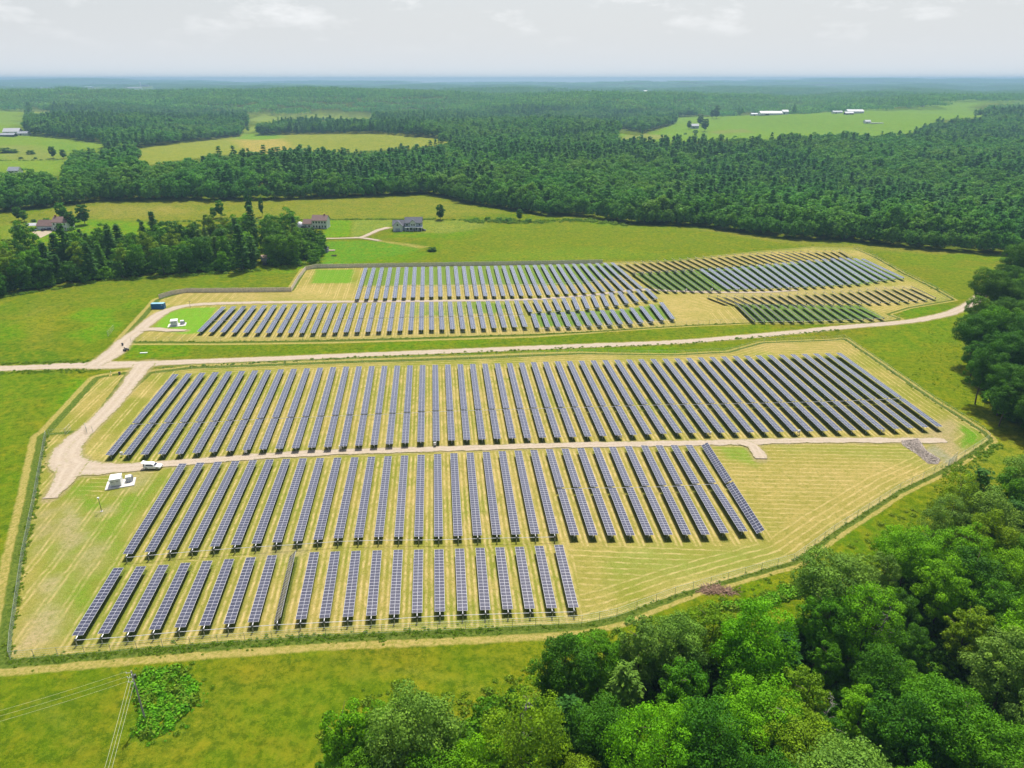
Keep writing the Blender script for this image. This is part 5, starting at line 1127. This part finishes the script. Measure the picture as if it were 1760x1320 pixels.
wire_fence([(18,1134),(100,1127),(280,1112),(560,1092),(800,1081),(1000,1071),(1060,1059)], 'wire mesh fence along the bottom of the lower field')
wire_fence([(1060,1059),(1160,1022),(1251,996),(1364,964),(1433,914),(1546,842),(1605,814),(1642,794),(1700,756)], 'wire mesh fence along the lower right side beside the big wood')
wire_fence([(1700,756),(1687,742),(1603,689),(1501,618),(1450,583)], 'wire mesh fence along the upper right side of the lower field')
wire_fence([(1450,583),(1440,585),(1313,590),(1255,606),(1160,611),(1000,609),(850,616),(600,624),(330,634),(268,642)], 'wire mesh fence below the gravel road')
wire_fence([(225,587),(380,587),(580,584),(750,579),(921,574),(1023,569),(1180,559),(1296,554),(1501,554),(1545,548)], 'wire mesh fence above the gravel road')
wire_fence([(1560,530),(1637,515),(1596,492),(1552,471),(1501,442),(1467,427)], 'wire mesh fence round the right end of the upper field')
wire_fence([(84,748),(112,747)], 'short wire fence left of the track gate'); wire_fence([(150,745),(160,743)], 'short wire fence right of the track gate')
# open gates
def gate(px0, px1, label):
    a, b = P(*px0), P(*px1); d = b-a; r = thing('mesh_gate', a, math.atan2(d.y, d.x), label, 'gate', 'open mesh gates'); L_ = d.length; mb = MB()
    for z_ in (.15, 1.0, 1.95): mb.tube((0, 0, z_), (L_, 0, z_), .03, n=6)
    for x_ in (0, L_/2, L_): mb.tube((x_, 0, .15), (x_, 0, 1.95), .03, n=6)
    mb.build('gate_frame', FM, r); m2 = MB()
    for k in range(int(L_/.3)): m2.tube((k*.3, 0, .15), (k*.3, 0, 1.95), .007, n=3, caps=False)
    m2.build('wire_mesh', FM, r); MB().tube((-.06, 0, -.2), (-.06, 0, 2.2), .07, n=8).build('hinge_post', FM, r)
gate((114,747),(122,738),'left leaf of the open gate on the lower track'); gate((150,745),(147,736),'right leaf of the open gate on the lower track'); gate((186,578),(196,566),'open mesh gate beside the upper track, left of the road'); gate((1630,800),(1644,786),'open mesh gate at the lower right corner of the field')
# stone pile and brush pile
STN = [simple('rubble_grey', (.50,.43,.37), .9, 0, .3, 2), simple('rubble_pink', (.46,.39,.37), .9, 0, .3, 2)]
def rubble(poly, n, smin, smax, name, label, mats, hmax=.8, twig=False):
    pw = PP(poly); c0 = pw.mean(0); z0 = float(H(*c0)); lo, hi = pw.min(0), pw.max(0); q = rng.uniform(lo, hi, (n*5, 2)); q = q[inpoly(q[:, 0], q[:, 1], pw)][:n]; mb = MB()
    sd = sdf(q[:, 0], q[:, 1], pw)
    for (x_, y_), s in zip(q, sd):
        z_ = float(H(x_, y_))-z0+rng.uniform(0, 1)*min(1, s/1.5)*hmax; a = rng.uniform(smin, smax); R = Euler(rng.uniform(0, 6, 3)).to_matrix().to_4x4(); T = Matrix.Translation((x_-c0[0], y_-c0[1], z_))
        if twig: mb.box(-a*2.5, a*2.5, -.04, .04, -.04, .04, T @ Euler((rng.uniform(-.3, .3), rng.uniform(-.3, .3), rng.uniform(0, 6))).to_matrix().to_4x4())
        else:
            k = len(mb.v); mb.box(-a, a, -a*rng.uniform(.5, .9), a*rng.uniform(.5, .9), -a*.5, a*rng.uniform(.3, .6), T @ R)
            for j in range(k, len(mb.v)): v = mb.v[j]; mb.v[j] = (v[0]+rng.normal(0, a*.18), v[1]+rng.normal(0, a*.18), v[2]+rng.normal(0, a*.12))
    o = mb.build(name, mats, None, loc=(c0[0], c0[1], z0)); tag(o, label, 'rubble', kind='stuff')
rubble([(1548,758),(1578,754),(1592,775),(1616,790),(1612,798),(1595,797),(1575,780),(1552,766)], 4200, .07, .2, 'stone_rubble', 'long grey heap of broken stone beside the track at right', STN[0], .9)
rubble([(1204,1012),(1225,1006),(1268,1016),(1262,1021),(1225,1020),(1206,1020)], 260, .3, .7, 'brush_heap', 'reddish brown heap of cut brush at the edge of the big wood', simple('brush_brown', (.27,.17,.11), .9, 0, .35, 2), .45, True)

# bare dead trees standing in the big wood
def snag(px, py, Ht, label):
    p = P(px, py, Ht*.6); r = thing('dead_tree', p, random.uniform(0, 6), label, 'dead tree'); mb = MB(); pts = [Vector((0, 0, -.5))]
    for k in range(7): pts.append(pts[-1]+Vector((random.uniform(-.3, .3), random.uniform(-.3, .3), Ht/7)))
    for k in range(7): mb.tube(pts[k], pts[k+1], .2*(1-k/8), .2*(1-(k+1)/8), 7, caps=False)
    mb.build('trunk', BARKG, r); br = MB()
    for k in range(26):
        h_ = random.uniform(.35, .98); i = min(6, int(h_*7)); q = pts[i].lerp(pts[i+1], h_*7-i); a = k*2.4; L2 = (1.15-h_)*4.2*random.uniform(.6, 1.1); d = Vector((math.cos(a), math.sin(a), .45)); e = q+d*L2; br.tube(q, e, .055, .02, 5, caps=False)
        for j in range(4): f_ = .35+.18*j; s_ = q.lerp(e, f_); br.tube(s_, s_+Vector((d.x+random.uniform(-.9, .9), d.y+random.uniform(-.9, .9), .5))*L2*.28, .028, .01, 4, caps=False)
    br.build('branches', BARKG, r)
snag(1318,1262,16,'bare grey dead tree near the bottom of the lower right wood'); snag(1655,1240,15,'bare pinkish grey dead tree at the lower right corner of the wood'); snag(1505,1085,17,'half bare dead tree in the middle of the lower right wood'); snag(1425,1235,14,'slim bare dead tree low in the wood left of the corner'); snag(905,1240,14,'bare dead tree at the left part of the lower right wood')
# ------------------------------------------------------------------ air, sky, sun, camera
hb = MB().box(-13900, 13900, -500, 15500, -75, 124).mesh('haze'); t = bpy.data.materials.new('haze_air'); t.use_nodes = True; nt = t.node_tree; nt.nodes.clear()
o_ = nt.nodes.new('ShaderNodeOutputMaterial'); v_ = nt.nodes.new('ShaderNodeVolumePrincipled'); v_.inputs['Color'].default_value = (.33, .54, .72, 1); v_.inputs['Density'].default_value = HAZE; v_.inputs['Anisotropy'].default_value = .2
nt.links.new(v_.outputs[0], o_.inputs['Volume']); hb.materials.append(t); tag(link(bpy.data.objects.new('haze', hb)), kind='stuff')
w = bpy.data.worlds.new('World'); S.world = w; w.use_nodes = True; nt = w.node_tree; nt.nodes.clear()
N = nt.nodes.new; l = nt.links.new
out = N('ShaderNodeOutputWorld'); bg = N('ShaderNodeBackground'); sky = N('ShaderNodeTexSky'); sky.sky_type = 'NISHITA'; sky.sun_disc = False
sky.sun_elevation = SUN_EL; sky.sun_rotation = SUN_AZ; sky.dust_density = 4.; sky.air_density = 1.; sky.ozone_density = 1.; sky.altitude = 100
tc = N('ShaderNodeTexCoord'); sx_ = N('ShaderNodeSeparateXYZ'); l(tc.outputs['Generated'], sx_.inputs[0])
def M_(op, a, b=None, cl=False):
    n = N('ShaderNodeMath'); n.operation = op; n.use_clamp = cl
    for i, q in enumerate((a, b)):
        if q is None: continue
        if isinstance(q, bpy.types.NodeSocket): l(q, n.inputs[i])
        else: n.inputs[i].default_value = q
    return n.outputs[0]
zz = M_('MAXIMUM', sx_.outputs[2], .0); den = M_('ADD', zz, .045); cb = N('ShaderNodeCombineXYZ'); l(M_('MULTIPLY', M_('ARCTAN2', sx_.outputs[0], sx_.outputs[1]), 9.), cb.inputs[0]); l(M_('MULTIPLY', sx_.outputs[2], 26.), cb.inputs[1])
n1_ = N('ShaderNodeTexNoise'); n1_.inputs['Scale'].default_value = .95; n1_.inputs['Detail'].default_value = 7; n1_.inputs['Roughness'].default_value = .62; l(cb.outputs[0], n1_.inputs['Vector'])
mr = N('ShaderNodeMapRange'); l(n1_.outputs[0], mr.inputs[0]); mr.inputs[1].default_value = .52; mr.inputs[2].default_value = .66
fade = N('ShaderNodeMapRange'); l(sx_.outputs[2], fade.inputs[0]); fade.inputs[1].default_value = .028; fade.inputs[2].default_value = .085
cm = M_('MULTIPLY', M_('MULTIPLY', mr.outputs[0], fade.outputs[0]), .85)
hz = N('ShaderNodeMix'); hz.data_type = 'RGBA'; hf = N('ShaderNodeMapRange'); l(sx_.outputs[2], hf.inputs[0]); hf.inputs[1].default_value = .0; hf.inputs[2].default_value = .27; hf.inputs[3].default_value = .95; hf.inputs[4].default_value = .0
l(hf.outputs[0], hz.inputs[0]); l(sky.outputs[0], hz.inputs[6]); hz.inputs[7].default_value = (*SKYC, 1)
cl_ = N('ShaderNodeMix'); cl_.data_type = 'RGBA'; l(cm, cl_.inputs[0]); l(hz.outputs[2], cl_.inputs[6]); cl_.inputs[7].default_value = (*CLOUDC, 1)
l(cl_.outputs[2], bg.inputs[0]); bg.inputs[1].default_value = .1; l(bg.outputs[0], out.inputs[0])
sd_ = bpy.data.lights.new('sun', 'SUN'); sd_.energy = 5.0; sd_.angle = math.radians(.6); sd_.color = (1., .955, .88); so = bpy.data.objects.new('sun', sd_); link(so)
dv = Vector((math.sin(SUN_AZ)*math.cos(SUN_EL), math.cos(SUN_AZ)*math.cos(SUN_EL), math.sin(SUN_EL))); so.rotation_euler = dv.to_track_quat('Z', 'Y').to_euler(); so.location = dv*300+Vector((0, 200, 0))
cd = bpy.data.cameras.new('camera'); cd.sensor_width = 36; cd.lens = 36*F/1760; cd.clip_start = 1; cd.clip_end = 60000
co_ = bpy.data.objects.new('camera', cd); link(co_); co_.location = (0, 0, CAMZ); co_.rotation_euler = (math.radians(90)-PITCH, 0, 0); S.camera = co_
S.view_settings.view_transform = 'Standard'; S.view_settings.look = 'None'; S.view_settings.gamma = 1; S.view_settings.exposure = EXPO
S.render.engine = 'CYCLES'; cy = S.cycles; cy.max_bounces = 6; cy.diffuse_bounces = 2; cy.glossy_bounces = 2; cy.transmission_bounces = 3; cy.volume_bounces = 0; cy.transparent_max_bounces = 4; cy.use_denoising = True; cy.use_adaptive_sampling = True; cy.adaptive_threshold = .02
S.render.resolution_x = 1024; S.render.resolution_y = 768
